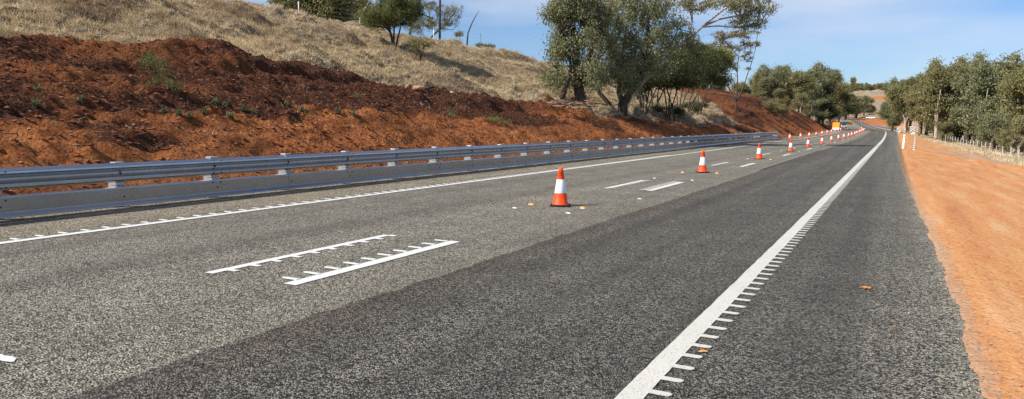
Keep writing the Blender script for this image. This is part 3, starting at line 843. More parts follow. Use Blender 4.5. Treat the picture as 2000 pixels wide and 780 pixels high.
def tree_data(seeds_, blobs, nclump, clump_r, per, L, W, droop, seed, twig=.012, flat=.7, shell=.35, k_r=.02, kinkz=.15):
    """seeds_: list of polylines [(x,y,z,r)...]; blobs: (cx,cy,cz,rx,ry,rz,weight). Returns trunk MB and leaf mesh arrays"""
    r = np.random.default_rng(seed)
    nodes = []; par = []; rad0 = []; lines = []
    for pl in seeds_:
        ids = []
        for i, q in enumerate(pl):
            if i == 0:
                nodes.append(np.array(q[:3], float)); par.append(-1); rad0.append(q[3]); ids.append(len(nodes) - 1); continue
            p0 = np.array(pl[i - 1][:3], float); p1 = np.array(q[:3], float); L_ = np.linalg.norm(p1 - p0); m_ = max(1, int(L_ / .7))
            for t in range(1, m_ + 1):
                w = t / m_
                nodes.append(p0 + (p1 - p0) * w + r.normal(size=3) * .055 * (w < 1)); par.append(len(nodes) - 2); rad0.append(pl[i - 1][3] * (1 - w) + q[3] * w); ids.append(len(nodes) - 1)
        lines.append(ids)
    nseed = len(nodes)
    wsum = np.array([b[6] for b in blobs], float); wsum /= wsum.sum()
    cl = []
    for _ in range(nclump):
        b = blobs[r.choice(len(blobs), p=wsum)]
        v = r.normal(size=3); v /= np.linalg.norm(v); q = r.random() ** shell
        cl.append(np.array(b[:3]) + v * q * np.array(b[3:6]))
    cl = np.array(cl)
    root = np.mean([n for n in nodes[:nseed]], axis=0)
    order = np.argsort(np.linalg.norm(cl - root, axis=1))
    zlow = min(n[2] for n in nodes)
    zhi = max(n[2] for n in nodes[:nseed])
    children_w = {}
    paths = []
    NA = np.array(nodes)
    cand = [i for i in range(nseed) if nodes[i][2] > zlow + .35 * (zhi - zlow)]
    for ci in order:
        c = cl[ci]
        CN = np.array([nodes[i] for i in cand])
        d = np.linalg.norm(CN - c, axis=1) + 1.2 * np.maximum(0, CN[:, 2] - c[2] + .3)
        j = cand[int(np.argmin(d))]
        p0 = nodes[j]; D = np.linalg.norm(c - p0); m_ = max(1, int(D / .75)); prev = j; ids = [j]
        side = r.normal(size=3) * D * .10; side[2] = D * kinkz
        for t in range(1, m_ + 1):
            w = t / m_
            nodes.append(p0 + (c - p0) * w + side * math.sin(math.pi * w) + r.normal(size=3) * .05 * (w < 1)); par.append(prev); rad0.append(0)
            prev = len(nodes) - 1; ids.append(prev); cand.append(prev)
        paths.append(ids)
    wgt = np.zeros(len(nodes))
    for ids in paths: wgt[ids[-1]] += 1
    for i in range(len(nodes) - 1, -1, -1):
        if par[i] >= 0 and i >= nseed: wgt[par[i]] += wgt[i]
    rr = np.maximum(np.array(rad0), twig + k_r * np.sqrt(np.maximum(wgt - .5, 0)))
    mb = MB()
    for ids in lines: mb.tube([nodes[i] for i in ids], [rr[i] if rad0[i] == 0 else rad0[i] for i in ids], 8)
    for ids in paths:
        mb.tube([nodes[i] for i in ids], [min(rr[i], rr[ids[1]] if len(ids) > 1 else rr[i]) for i in ids], 5 if rr[ids[-1]] < .05 else 6)
    P = []
    T = []
    for c in cl:
        n = int(per * r.uniform(.5, 1.5)); rc = clump_r * r.uniform(.6, 1.35)
        v = r.normal(size=(n, 3)) * .55; v[:, 2] *= flat
        v[:, 2] -= .25 * np.abs(v[:, 0])
        P.append(c + v * rc); tb = r.random()
        T.append(np.clip(tb * .5 + .5 * r.random(n), 0, 1))
    P = np.concatenate(P); T = np.concatenate(T)
    V, Qd, t = leaves(P, L, W, droop, T, seed + 5)
    return mb, V, Qd, t

def tree(name, base, label, cat, data, bark, leaf, group=None):
    mb, V, Qd, t = data
    r = empty(name, base, label, cat, group)
    mb.build('trunk', bark, r)
    link('crown', fmesh('crown', V, Qd, 4, t), leaf, r)
    return r

# local frame of a tree seen from the camera: px,py at camera depth -> local coordinates
def frame(px, py, dist=None):
    P, k = hit(px, py, detail=False) if dist is None else (ray(px, py) * dist + np.array([0, 0, H]), dist)
    P[2] = float(height(P[0], P[1]))
    s = k / F
    rt = np.array([math.cos(YAW), math.sin(YAW), 0.0]); fw = np.array([-math.sin(YAW), math.cos(YAW), 0.0])
    def L(x, y, dep=0.0):
        q = ray(x, y) * (k + dep) + np.array([0, 0, H]); return q - P
    return P, s, L, rt, fw

def hero(name, base, label, cat, trunks, blobs, nclump, clump_r, per, Ls, Ws, droop, seed, bark, leaf, dist=None, group=None, **kw):
    P, s, L, rt, fw = frame(*base, dist)
    sd = []
    for tr in trunks:
        sd.append([(*L(x, y, d), r_) for x, y, d, r_ in tr])
        if tr[0][1] > base[1] - 14: sd[-1][0] = (*(np.array(sd[-1][0][:3]) - [0, 0, .3]), sd[-1][0][3])
    bb = []
    for x, y, rx, ry, d, rd, w in blobs:
        c = L(x, y, d); rxm, rym = rx * s, ry * s
        bb.append((c[0], c[1], c[2], abs(rt[0]) * rxm + abs(fw[0]) * rd, abs(rt[1]) * rxm + abs(fw[1]) * rd, rym, w))
    dt = tree_data(sd, bb, nclump, clump_r, per, Ls, Ws, droop, seed, **kw)
    return tree(name, P, label, cat, dt, bark, leaf, group)

# --- the cluster beside the bank
G1 = 'trees in the clump beside the red bank'
hero('gum_tree', (1130, 213), 'tall grey-green gum with thick dark trunk at the left end of the roadside clump', 'tree',
     [[(1130, 214, 0, .46), (1134, 190, 0, .38), (1128, 165, .2, .30), (1125, 120, .3, .22), (1120, 60, .5, .2), (1128, 5, 0, .12), (1125, -40, 0, .06)],
      [(1130, 170, 0, .25), (1150, 110, -.6, .18), (1168, 50, -.8, .12), (1172, 0, -.5, .07)],
      [(1098, 192, -1, .16), (1108, 160, -.8, .14), (1116, 132, -.4, .10), (1100, 70, -.4, .06), (1088, 25, 0, .04)]],
     [(1093, 25, 16, 30, 0, 1.6, 1.3), (1094, 92, 16, 22, 0, 1.4, 1.0), (1135, 0, 30, 50, 0, 3, 3), (1130, 75, 38, 40, 0, 3, 2.6), (1156, 25, 22, 50, 0, 2.4, 1.6),
      (1145, 135, 30, 26, 0, 2.4, 1.5), (1090, 155, 16, 14, -.5, 1.2, .5), (1148, 160, 18, 12, 0, 1.2, .35)],
     250, .42, 135, .15, .036, .9, 11, M['bark_dark'], M['leaf_gum'], None, G1, k_r=.012, flat=1.15, shell=.6)
hero('gum_tree', (1213, 224), 'broad grey-green gum forking low from a dark base in the middle of the clump', 'tree',
     [[(1215, 226, 0, .40), (1217, 203, 0, .34), (1232, 180, .3, .24), (1250, 160, .5, .19), (1262, 120, .6, .18), (1266, 60, .8, .12), (1270, 0, .8, .07)],
      [(1213, 224, 0, .20), (1190, 204, -.4, .16), (1172, 183, -.5, .14), (1160, 158, -.4, .11), (1170, 105, 0, .12), (1190, 40, 0, .08), (1200, -10, 0, .05)],
      [(1217, 203, 0, .22), (1208, 180, .8, .17), (1212, 130, 1, .13), (1222, 60, 1, .09), (1228, 0, 1, .05)]],
     [(1200, 10, 42, 44, 0, 3.5, 2.5), (1255, 15, 44, 44, 0, 3.5, 2.8), (1225, 75, 52, 40, .5, 3.6, 2.6), (1290, 60, 34, 36, .4, 2.6, 1.5), (1198, 108, 24, 30, -.6, 2.2, 1.0),
      (1235, 130, 44, 28, -.8, 3, 1.6), (1172, 150, 28, 16, -1.4, 1.6, .6), (1228, 168, 16, 9, -1.6, 1.0, .35), (1280, 105, 34, 30, 0, 2.4, 1.1), (1390, 70, 20, 16, 1, 1.5, .0)],
     285, .42, 130, .15, .036, .9, 12, M['bark_dark'], M['leaf_gum'], None, G1, k_r=.012, flat=1.15, shell=.6)
hero('gum_tree', (1228, 226), 'pale-limbed gum whose long bare limb reaches out to the upper right over the road side', 'tree',
     [[(1218, 226, 1.2, .15), (1228, 196, 1.2, .14), (1252, 165, 1.2, .135), (1300, 115, 1, .13), (1335, 85, 1, .11), (1372, 52, 1, .085), (1405, 38, 1, .065), (1440, 31, 1, .06), (1475, 22, 1, .04)],
      [(1372, 52, 1, .08), (1400, 30, .7, .06), (1425, 10, .7, .07), (1450, -5, .6, .04)],
      [(1335, 85, 1, .10), (1348, 60, 1.3, .08), (1352, 20, 1.4, .06), (1345, -20, 1.3, .04)],
      [(1372, 53, 1, .06), (1405, 51, 1.1, .05), (1435, 54, 1.3, .03)]],
     [(1352, 5, 20, 18, 1, 1.4, 1.0), (1420, 5, 30, 16, .8, 1.8, 1.7), (1470, 12, 30, 18, .8, 1.8, 1.9), (1455, 42, 26, 12, 1, 1.4, 1.0), (1440, -25, 50, 18, .8, 2.2, 1.4), (1330, 78, 22, 20, 1.2, 1.5, .9), (1360, 85, 22, 14, 1.2, 1.4, .6)],
     190, .38, 85, .13, .032, 1.0, 13, M['bark_pale'], M['leaf_gum'], None, G1, k_r=.012, twig=.01)
G2 = 'wattles in the clump beside the red bank'
def wattle(bx, by, stems, blobs, n, seed, leafm, label):
    tr = []
    rr_ = random.Random(seed)
    for (x0, x1, ytop) in stems:
        dd = rr_.uniform(-1.5, 1.5)
        tr.append([(x0, by + rr_.uniform(-3, 2), dd * .4, .07), (x0 * .6 + x1 * .4 + rr_.uniform(-3, 3), by - (by - ytop) * .45, dd * .8, .055), (x1, ytop, dd, .04), (x1 + (x1 - x0) * .2, ytop - 22, dd * 1.1, .025)])
    hero('wattle_tree', (bx, by), label, 'tree', tr, blobs, n, .55, 90, .17, .040, .2, seed, M['bark_dark'], leafm, None, G2, k_r=.008, flat=.6)
wattle(1256, 222, [(1258, 1236, 172), (1257, 1250, 165), (1260, 1270, 168), (1262, 1284, 170), (1255, 1242, 160)],
       [(1262, 140, 42, 26, .5, 2.4, 2), (1240, 165, 20, 12, .5, 1.5, .4)], 120, 21, M['leaf_wattle'], 'dark many-stemmed wattle left in the row under the leaning gum')
wattle(1300, 229, [(1282, 1268, 160), (1284, 1290, 155), (1300, 1296, 160), (1302, 1316, 150), (1306, 1330, 155), (1280, 1302, 158), (1318, 1300, 160)],
       [(1308, 120, 50, 36, 0, 3.0, 3), (1306, 156, 46, 14, 0, 2.6, 1.6)], 260, 22, M['leaf_wattle'], 'dense dark wattle in the middle of the row of thin stems')
wattle(1336, 226, [(1322, 1318, 160), (1325, 1338, 155), (1330, 1352, 152), (1338, 1362, 158), (1340, 1372, 160), (1342, 1380, 150)],
       [(1360, 122, 46, 36, 1.5, 3.0, 3), (1376, 154, 34, 14, 1.5, 2.2, 1.4)], 260, 23, M['leaf_wattle'], 'dark wattle at the right of the thin-stemmed row with leaning stems')
wattle(1366, 222, [(1362, 1372, 150), (1366, 1388, 145), (1368, 1402, 140)],
       [(1392, 116, 32, 28, 2, 2.2, 2), (1376, 100, 20, 14, 1, 1.4, .9), (1404, 130, 18, 16, 2, 1.4, .8)], 120, 24, M['leaf_lime'], 'yellow-green wattle crown at the right edge of the clump')
for i, (bx, by, rx, ry, lb) in enumerate(((1277, 222, 16, 9, 'low dark bush at the foot of the left wattle stems'), (1308, 224, 18, 10, 'low dark bush among the middle wattle stems'),
                                    (1344, 220, 16, 12, 'low dark bush among the right wattle stems'), (1366, 214, 12, 9, 'low bush at the right foot of the wattles'))):
    hero('shrub', (bx, by), lb, 'shrub', [[(bx, by, .8, .03), (bx, by - ry, .8, .02)]], [(bx, by - ry * .8, rx, ry * .8, 1.0, 1.1, 1)], 50, .35, 60, .14, .035, .1, 140 + i, M['bark_dark'], M['leaf_wattle'], None, 'low bushes under the wattles', k_r=.005, twig=.006)
hero('gum_tree', (1438, 215), 'slender young gum with bronze flat-topped foliage and V-shaped stems on the red mound', 'tree',
     [[(1438, 217, 0, .17), (1438, 200, 0, .14), (1430, 185, 0, .11), (1418, 158, 0, .08), (1412, 125, .3, .05), (1408, 90, .4, .03)],
      [(1438, 198, 0, .12), (1440, 165, .2, .08), (1440, 130, .4, .055), (1446, 90, .3, .035), (1445, 70, .2, .02)],
      [(1438, 200, 0, .11), (1450, 175, -.2, .08), (1460, 145, -.3, .055), (1472, 110, -.3, .035), (1478, 85, -.2, .02)]],
     [(1415, 68, 20, 7, 0, 1.3, 1.4), (1455, 66, 24, 7, 0, 1.4, 1.5), (1412, 86, 18, 9, .4, 1.2, 1.2), (1470, 84, 16, 8, 0, 1.0, 1), (1432, 100, 24, 12, .2, 1.4, 1.1), (1412, 115, 14, 14, .6, 1, .7), (1462, 110, 12, 10, 0, .8, .5), (1445, 130, 18, 8, 0, 1, .4)],
     190, .38, 60, .15, .036, .4, 14, M['bark_dark'], M['leaf_brown'], None, G1, k_r=.010, flat=.45)
# fallen branches at the foot of the left gum
P, k = hit(1095, 212)
mb = MB()
for q in range(34):
    a = random.uniform(-.9, .9) + random.choice((0, math.pi)); L_ = random.uniform(.4, 1.5)
    c = Vector((random.gauss(0, .9), random.gauss(0, .5), random.uniform(.02, .4)))
    d = Vector((math.cos(a) * L_, math.sin(a) * L_ * .5, random.uniform(-.2, .3)))
    mb.tube([c - d * .5, c + Vector((random.gauss(0, .05), 0, random.gauss(0, .05))), c + d * .5], [.05, .04, .02], 5)
o = mb.build('branch_pile', M['bark_red']); o.location = tuple(float(t) for t in P); o.rotation_euler = (0, 0, YAW); tag(o, 'heap of fallen dead branches at the foot of the thick-trunked gum', 'branches')

# --- trees on the hill
hero('wattle_tree', (778, 102), 'rounded bright green wattle standing alone on the grassy slope', 'tree',
     [[(771, 104, 0, .13), (768, 85, 0, .10), (762, 62, 0, .07), (752, 30, .2, .05)], [(771, 92, 0, .08), (777, 75, 0, .06), (783, 50, 0, .04), (790, 20, 0, .03)], [(769, 84, 0, .06), (770, 50, .4, .05), (768, 10, .4, .03)]],
     [(765, 15, 42, 36, 0, 1.7, 3), (745, 30, 28, 24, 0, 1.2, 1.3), (788, 25, 24, 26, 0, 1.2, 1.2), (775, -20, 30, 22, 0, 1.3, 1), (728, 38, 12, 14, 0, .8, .4)],
     400, .30, 110, .12, .020, -.3, 31, M['bark_dark'], M['leaf_bush'], None, None, k_r=.006, twig=.008)
hero('shrub', (822, 121), 'sparse twiggy shrub on the slope just right of the green wattle', 'shrub',
     [[(821, 122, 0, .05), (821, 105, 0, .04), (816, 90, 0, .02)], [(821, 108, 0, .03), (828, 92, 0, .02), (832, 80, 0, .012)]],
     [(820, 85, 16, 13, 0, .7, 1), (812, 98, 10, 8, 0, .5, .4), (832, 82, 8, 9, 0, .4, .4)], 60, .22, 26, .10, .02, 0, 32, M['bark_dark'], M['leaf_olive'], None, None, k_r=.004, twig=.006)
def behind(px, Xw_, label, hpx_top, wpx, seed, leafm, n=110, per=60, cr=.7, low=-.12, name='gum_tree', group='trees behind the crest of the grassy hill', bark='bark_dark', LL=.26, WW=.07, trunkpx=None):
    a = ray(px, 60); k = Xw_ / a[0]; b = np.array([Xw_, a[1] * k, 0]); b[2] = float(height(b[0], b[1]))
    s = k / F
    zt = H + ray(px, hpx_top)[2] * k - b[2]
    w = wpx * s
    r = random.Random(seed)
    sd = [[(0, 0, -.3, .05 + .018 * zt), (r.uniform(-.3, .3), 0, zt * .3, .04 + .013 * zt), (r.uniform(-.5, .5), r.uniform(-.5, .5), zt * .62, .03 + .008 * zt), (r.uniform(-.6, .6), 0, zt * .88, .03)],
          [(0, 0, zt * .18, .03 + .009 * zt), (w * .35 * r.choice((-1, 1)), .4, zt * .5, .09), (w * .55 * r.choice((-1, 1)), .6, zt * .75, .04)]]
    bl = []
    for q in range(12):
        an = r.uniform(0, 6.28); rr_ = r.uniform(0, .62)
        bl.append((math.cos(an) * rr_ * w, math.sin(an) * rr_ * w, zt * r.uniform(low + .2, .86), w * r.uniform(.32, .5), w * r.uniform(.32, .5), zt * r.uniform(.10, .19), 1))
    dt = tree_data(sd, bl, n, cr, per, LL, WW, .6, seed, k_r=.012)
    return tree(name, b, label, 'tree', dt, M[bark], M[leafm], group)
behind(555, -50, 'olive tree mass rising at the upper left of the crest', -110, 50, 41, 'leaf_olive', 260, 60)
behind(605, -52, 'olive gum second from the left behind the crest', -120, 52, 42, 'leaf_olive', 260, 60)
behind(655, -49, 'olive gum behind the crest beside the pale leaning branch', -110, 50, 43, 'leaf_olive', 260, 60)
behind(705, -53, 'olive gum directly left of the green wattle behind the crest', -120, 52, 44, 'leaf_olive', 260, 60)
behind(638, -58, 'dark gum farther back between the crest trees', -90, 52, 46, 'leaf_gum', 120, 50)
hero('gum_tree', (835, 80), 'dark wind-shaped gum with open layered crown right of the green wattle', 'tree',
     [[(800, 68, 0, .18), (805, 45, 0, .15), (815, 22, 0, .1), (835, 8, 0, .07), (850, 4, 0, .04)], [(838, 74, 0, .14), (858, 58, 0, .10), (875, 42, 0, .06), (888, 25, 0, .04)], [(803, 60, 0, .10), (815, 30, 1, .06), (822, 0, 1, .04), (815, -30, 0, .04)],
      [(860, 56, 0, .05), (885, 58, 0, .035), (898, 42, 0, .02)]],
     [(844, 12, 13, 10, 0, 1.3, 1), (868, 24, 12, 12, 0, 1.2, 1), (892, 20, 10, 13, 0, 1.1, 1), (856, 46, 16, 12, 0, 1.6, 1), (880, 42, 14, 9, 0, 1, .8), (826, 45, 18, 14, 0, 1.6, 2.2), (810, 55, 10, 12, 0, 1.2, 1.0), (812, -10, 16, 14, 0, 1.3, 1)],
     170, .40, 70, .16, .036, .6, 45, M['bark_dark'], M['leaf_olive'], 105, 'trees behind the crest of the grassy hill', k_r=.008, flat=1.0)
for (px, py, h, w, sd_, lb) in ((898, 83, 22, 9, 51, 'small round bush by the leaning dead stem on the crest'), (937, 94, 9, 5, 52, 'tiny bush first of three right of the dead stem'),
                                (949, 96, 8, 4, 53, 'tiny bush in the middle of the three on the crest'), (960, 98, 10, 6, 54, 'tiny bush last of three on the crest before the bare skyline')):
    a = ray(px, py - 2); k = -41.5 / a[0]
    hero('shrub', (px, py), lb, 'shrub', [[(px, py, 0, .03), (px, py - h * .6, 0, .02)]], [(px, py - h * .68, w, h * .3, 0, w * .06, 1)], 26, .22, 26, .13, .03, 0, sd_, M['bark_dark'], M['leaf_gum'], k, 'small bushes on the crest', k_r=.005, twig=.008)
def stem_at(name, pts, k, rad, m, label, cat):
    b, _ = (ray(*pts[0]) * k + np.array([0, 0, H]), 0)
    q = [ray(*p) * k + np.array([0, 0, H]) - b for p in pts]; q[0] = q[0] - [0, 0, 1.0]
    mb = MB(); mb.tube(q, rad, 6)
    return tag(mb.build(name, m), label, cat), b
a = ray(911, 86); o, b = stem_at('dead_tree', [(911, 86), (914, 65), (922, 45), (930, 30), (936, 21)], float(-41 / a[0]), [.09, .07, .06, .04, .02], M['bark_dark'], 'bare dead stem leaning right on the hill crest', 'dead tree'); o.location = tuple(b)
a = ray(703, 50); o, b = stem_at('dead_branch', [(703, 50), (704, 36), (712, 20), (719, 8), (724, -4)], float(-41 / a[0]), [.14, .12, .10, .07, .04], M['bark_white'], 'pale bare branch rising from the crest left of the wattle', 'dead tree'); o.location = tuple(b)

# --- sapling on the bank and green weeds
P, k = hit(316, 196)
hero('sapling', (316, 196), 'wispy green sapling growing on the dark bank near the left', 'sapling',
     [[(313, 197, 0, .018), (312, 160, 0, .015), (306, 120, 0, .01), (303, 100, 0, .005)], [(312, 165, 0, .01), (330, 150, 0, .008), (345, 140, 0, .004)], [(313, 185, 0, .01), (330, 170, 0, .008), (335, 162, 0, .004)]],
     [(300, 120, 18, 20, 0, .22, 2.2), (320, 150, 14, 20, 0, .2, 1), (338, 165, 12, 14, 0, .2, 1), (330, 140, 14, 10, 0, .2, .7), (300, 160, 10, 10, 0, .15, .4)], 60, .10, 34, .06, .006, -.8, 61, M['bark_dark'], M['leaf_bush'], None, None, k_r=.001, twig=.003)
def weed(px, py, w, n, seed, leafm, label, h=.28, wide=.5):
    P, k = hit(px, py); r = np.random.default_rng(seed); s = k / F
    c = np.stack([r.normal(size=n) * w * s * .42, r.normal(size=n) * w * s * .42, np.abs(r.normal(size=n)) * h * .3], 1)
    V, Qd, t = leaves(c, .065, .014, -.4, None, seed)
    o = link('weed', fmesh('weed', V, Qd, 4, t), leafm); o.location = tuple(float(q) for q in P); o.rotation_euler = (0, 0, YAW)
    return tag(o, label, 'weed', 'green weeds on the bank')
weed(965, 238, 24, 500, 71, M['leaf_bush'], 'largest green grass patch spilling down the bank left of the clump', .4)['kind'] = 'stuff'
weed(985, 244, 14, 220, 72, M['leaf_bush'], 'green patch just below the largest one on the bank', .35)['kind'] = 'stuff'
weed(878, 228, 16, 260, 73, M['leaf_weed'], 'dark green tuft on the bank midway along the guardrail', .45)['kind'] = 'stuff'
weed(700, 192, 12, 130, 74, M['leaf_weed'], 'green weed high on the dark bank left of the logs')
rw = random.Random(5)
spots_ = [(420, 205), (440, 210), (320, 222), (350, 226), (400, 222), (475, 216), (495, 224), (70, 210), (75, 180), (160, 200), (590, 218), (660, 222), (690, 226), (560, 208), (370, 232), (450, 232)]
for i, (px, py) in enumerate(spots_):
    weed(px, py, 6, 150, 80 + i, M['leaf_weed'], 'small blue-green weed sprouting from the red bank above the guardrail', .2)['group'] = 'small weeds scattered over the bank'

# boulders at the soil and grass boundary
def rock(px, py, w, h, label, m='stone', seed=1):
    P, k = hit(px, py); s = k / F; r = np.random.default_rng(seed)
    import bmesh
    bm = bmesh.new(); bmesh.ops.create_icosphere(bm, subdivisions=2, radius=1)
    for v in bm.verts:
        n = 1 + .35 * float(fbm(v.co.x * 1.7 + seed, v.co.y * 1.7 + v.co.z * 2, seed, 3)); v.co = Vector((v.co.x * w * s * .5 * n, v.co.y * w * s * .35 * n, v.co.z * h * s * .6 * n + h * s * .25))
    me = bpy.data.meshes.new('boulder'); bm.to_mesh(me); bm.free()
    o = link('boulder', me, M[m]); o.location = tuple(float(t) for t in P); o.rotation_euler = (0, 0, YAW); return tag(o, label, 'rock', 'pale rocks at the edge of the grass')
rock(795, 172, 9, 8, 'small pale rock left of the flat pale boulder', seed=3)
rock(817, 175, 26, 9, 'flat pale boulder beside the dark log at the grass edge', seed=4)
rock(883, 184, 14, 7, 'pale rock in the grass right of the dark log', seed=6)
P, k = hit(838, 178)
mb = MB(); s = k / F; mb.tube([(-10 * s, 0, .1), (0, 0, .14), (11 * s, 0, 8 * s)], [.09, .07, .03], 6); o = mb.build('log', M['bark_dark']); o.location = tuple(float(t) for t in P); o.rotation_euler = (0, 0, YAW); tag(o, 'dark log poking up beside the flat pale boulder', 'log')

# --- forests: shared variants, individual copies
def variant(seed, leafm, bark, ht, w, n, per, LL=.32, WW=.085):
    r = random.Random(seed)
    sd = [[(0, 0, -.4, .34), (r.uniform(-.3, .3), 0, ht * .22, .27), (r.uniform(-.8, .8), r.uniform(-.6, .6), ht * .5, .18), (r.uniform(-1.2, 1.2), 0, ht * .8, .07)],
          [(0, 0, ht * .15, .2), (w * .3, .5, ht * .42, .13), (w * .5, .6, ht * .65, .06)], [(0, 0, ht * .18, .2), (-w * .32, -.4, ht * .4, .12), (-w * .5, -.8, ht * .62, .06)]]
    bl = []
    for q in range(14):
        an = r.uniform(0, 6.28); z = r.uniform(.26, .92); rr_ = r.uniform(.15, .85) * (1.15 - z * .5)
        bl.append((math.cos(an) * rr_ * w, math.sin(an) * rr_ * w, ht * z, w * r.uniform(.18, .36), w * r.uniform(.18, .36), ht * r.uniform(.05, .11), 1))
    return tree_data(sd, bl, n, .85, per, LL, WW, .7, seed, k_r=.02, twig=.02, flat=.7)
VAR = [(variant(101, 0, 0, 14, 5.4, 260, 80), 14), (variant(102, 0, 0, 14, 4.8, 230, 80), 14), (variant(103, 0, 0, 14, 6.0, 270, 80), 14), (variant(104, 0, 0, 14, 4.4, 210, 80), 14), (variant(105, 0, 0, 8, 4.8, 150, 70), 8)]
VM = []
for dt, ht in VAR:
    mb, V, Qd, t = dt
    VM.append((mb.mesh('trunk'), fmesh('crown', V, Qd, 4, t), ht))
leafs = ['leaf_gum', 'leaf_olive']
VMM = {}
def ftree(px, py_base, Y, top, var, leafm, barkm, label, group, widen=1.0, sc=None, depth_given=None):
    P, k = atY(px, py_base, Y); g = float(height(P[0], P[1]))
    # height from the pixel of the crown's top
    zt = H + ray(px, top)[2] * k - g
    tm, cm, ht = VM[var]
    key = (var, leafm, barkm)
    if key not in VMM:
        a, b = tm.copy(), cm.copy(); a.materials.clear(); b.materials.clear(); a.materials.append(M[barkm]); b.materials.append(M[leafm]); VMM[key] = (a, b)
    a, b = VMM[key]
    r = empty('gum_tree', (P[0], P[1], g), label, 'tree', group, random.uniform(0, 6.28))
    s = zt / (ht * .97); sw = s * widen
    for nm, me_ in (('trunk', a), ('crown', b)):
        o = bpy.data.objects.new(nm, me_); C.objects.link(o); o.parent = r
    r.scale = (sw, sw, s)
    return r
GL = 'gum trees in the wood left of the far road'
left_front = [(1497, 176, 'second leftmost low olive gum of the wood above the red cut'), (1528, 120, 0), (1556, 134, 0), (1590, 132, 0), (1625, 150, 0)]
n_ = 0
specs = [ # px, Y, toppx, var, leaf, bark, widen, label
    (1482, 176, 138, 0, 'leaf_olive', 'bark_pale', 1.0, 'leftmost olive gum of the wood above the red cut'),
    (1505, 170, 128, 1, 'leaf_gum', 'bark_pale', 1.0, 'second gum from the left in the wood above the red cut'),
    (1530, 178, 117, 2, 'leaf_olive', 'bark_pale', .95, 'tallest pointed gum in the left part of the wood above the cut'),
    (1556, 172, 130, 3, 'leaf_olive', 'bark_pale', 1.1, 'middle gum of the wood above the cut, with a pale limb'),
    (1580, 182, 132, 0, 'leaf_gum', 'bark_pale', 1.0, 'gum right of the middle of the wood above the cut'),
    (1606, 188, 126, 1, 'leaf_gum', 'bark_dark', 1.0, 'tall dark-based gum towards the right end of the wood left of the road'),
    (1620, 200, 124, 2, 'leaf_olive', 'bark_dark', .9, 'tall rounded gum at the right end of the wood left of the road'),
    (1604, 182, 190, 4, 'leaf_wattle', 'bark_pale', .9, 'low dark tree with pale trunks at the foot of the wood by the work site'),
    (1590, 172, 190, 4, 'leaf_gum', 'bark_pale', .9, 'low grey-green tree at the lower edge of the wood above the cut'),
    (1562, 166, 180, 4, 'leaf_olive', 'bark_pale', .9, 'low olive tree on the lip of the red cut'),
    (1518, 160, 172, 4, 'leaf_olive', 'bark_dark', .8, 'low bushy gum on the grass at the left of the wood'),
    (1488, 150, 178, 4, 'leaf_gum', 'bark_dark', .7, 'low bushy gum behind the slender bronze gum'),
    (1638, 420, 196, 4, 'leaf_gum', 'bark_dark', .8, 'low tree beyond the right foot of the left wood, beside the road gap'),
]
for px, Y, tp, v, lf, bk, wd, lb in specs:
    ftree(px, 240, Y, tp, v, lf, bk, lb, GL, wd)
rf = random.Random(9)
for i in range(16):
    ftree(rf.uniform(1470, 1612), 240, rf.uniform(200, 300), rf.uniform(128, 160), rf.randrange(4), leafs[i % 2], 'bark_dark', 'gum standing hidden deeper in the wood left of the far road', 'gum trees deep in the left wood', 1.0)
for px, tp in ((1366, 140), (1400, 138), (1445, 140), (1466, 150)):
    ftree(px, 190, 210, tp + 10, rf.randrange(4), leafs[px % 2], 'bark_dark', 'gum of the wood seen in the gap behind the clump', 'gum trees deep in the left wood', 1.0)
GR = 'gum trees in the wood right of the road'
specs = [
    (1741, 190, 140, 3, 'leaf_gum', 'bark_dark', .62, 'leftmost gum of the right wood, reaching over the road beyond the guardrail'),
    (1766, 160, 133, 1, 'leaf_olive', 'bark_pale', .8, 'second gum from the left in the right wood, with forked pale trunk'),
    (1795, 135, 140, 2, 'leaf_olive', 'bark_red', .75, 'third gum from the left in the right wood, with a stout red-brown trunk'),
    (1826, 126, 122, 0, 'leaf_olive', 'bark_pale', .85, 'gum with a straight pale trunk at the top of the orange verge'),
    (1852, 128, 105, 1, 'leaf_olive', 'bark_dark', .9, 'tall gum behind the far end of the right fence'),
    (1885, 126, 103, 2, 'leaf_gum', 'bark_dark', .85, 'tallest gum near the middle of the right wood'),
    (1912, 112, 112, 0, 'leaf_gum', 'bark_pale', .85, 'large gum with a leaning pale trunk behind the fence'),
    (1945, 116, 108, 1, 'leaf_olive', 'bark_dark', .95, 'broad gum between the leaning pale trunk and the right picture edge'),
    (1965, 124, 112, 0, 'leaf_olive', 'bark_dark', 1.1, 'tall olive gum just inside the right picture edge, behind the twisted tree'),
    (1992, 120, 113, 1, 'leaf_gum', 'bark_dark', 1.1, 'tall grey-green gum at the right picture edge'),
    (1978, 108, 116, 2, 'leaf_gum', 'bark_pale', .9, 'gum near the right picture edge behind the fence'),
    (2010, 102, 112, 3, 'leaf_olive', 'bark_dark', 1.0, 'gum cut by the right picture edge'),
    (1938, 100, 215, 4, 'leaf_gum', 'bark_red', .7, 'low green shrubby tree in front of the leaning pale trunk'),
    (1990, 92, 225, 4, 'leaf_olive', 'bark_pale', .7, 'low twisted tree at the right edge behind the grass'),
    (1840, 122, 235, 4, 'leaf_olive', 'bark_dark', .6, 'low brownish bush beside the straight pale trunk'),
    (1742, 192, 205, 4, 'leaf_olive', 'bark_dark', .5, 'low bush at the foot of the leftmost right-hand gum'),
]
for px, Y, tp, v, lf, bk, wd, lb in specs:
    ftree(px, 280, Y, tp, v, lf, bk, lb, GR, wd * 1.12)
for i in range(22):
    px = rf.uniform(1760, 2060)
    ftree(px, 270, rf.uniform(140, 220), rf.uniform(118, 150), rf.randrange(4), leafs[i % 2], 'bark_dark', 'gum standing hidden deeper in the wood right of the road', 'gum trees deep in the right wood', 1.0)
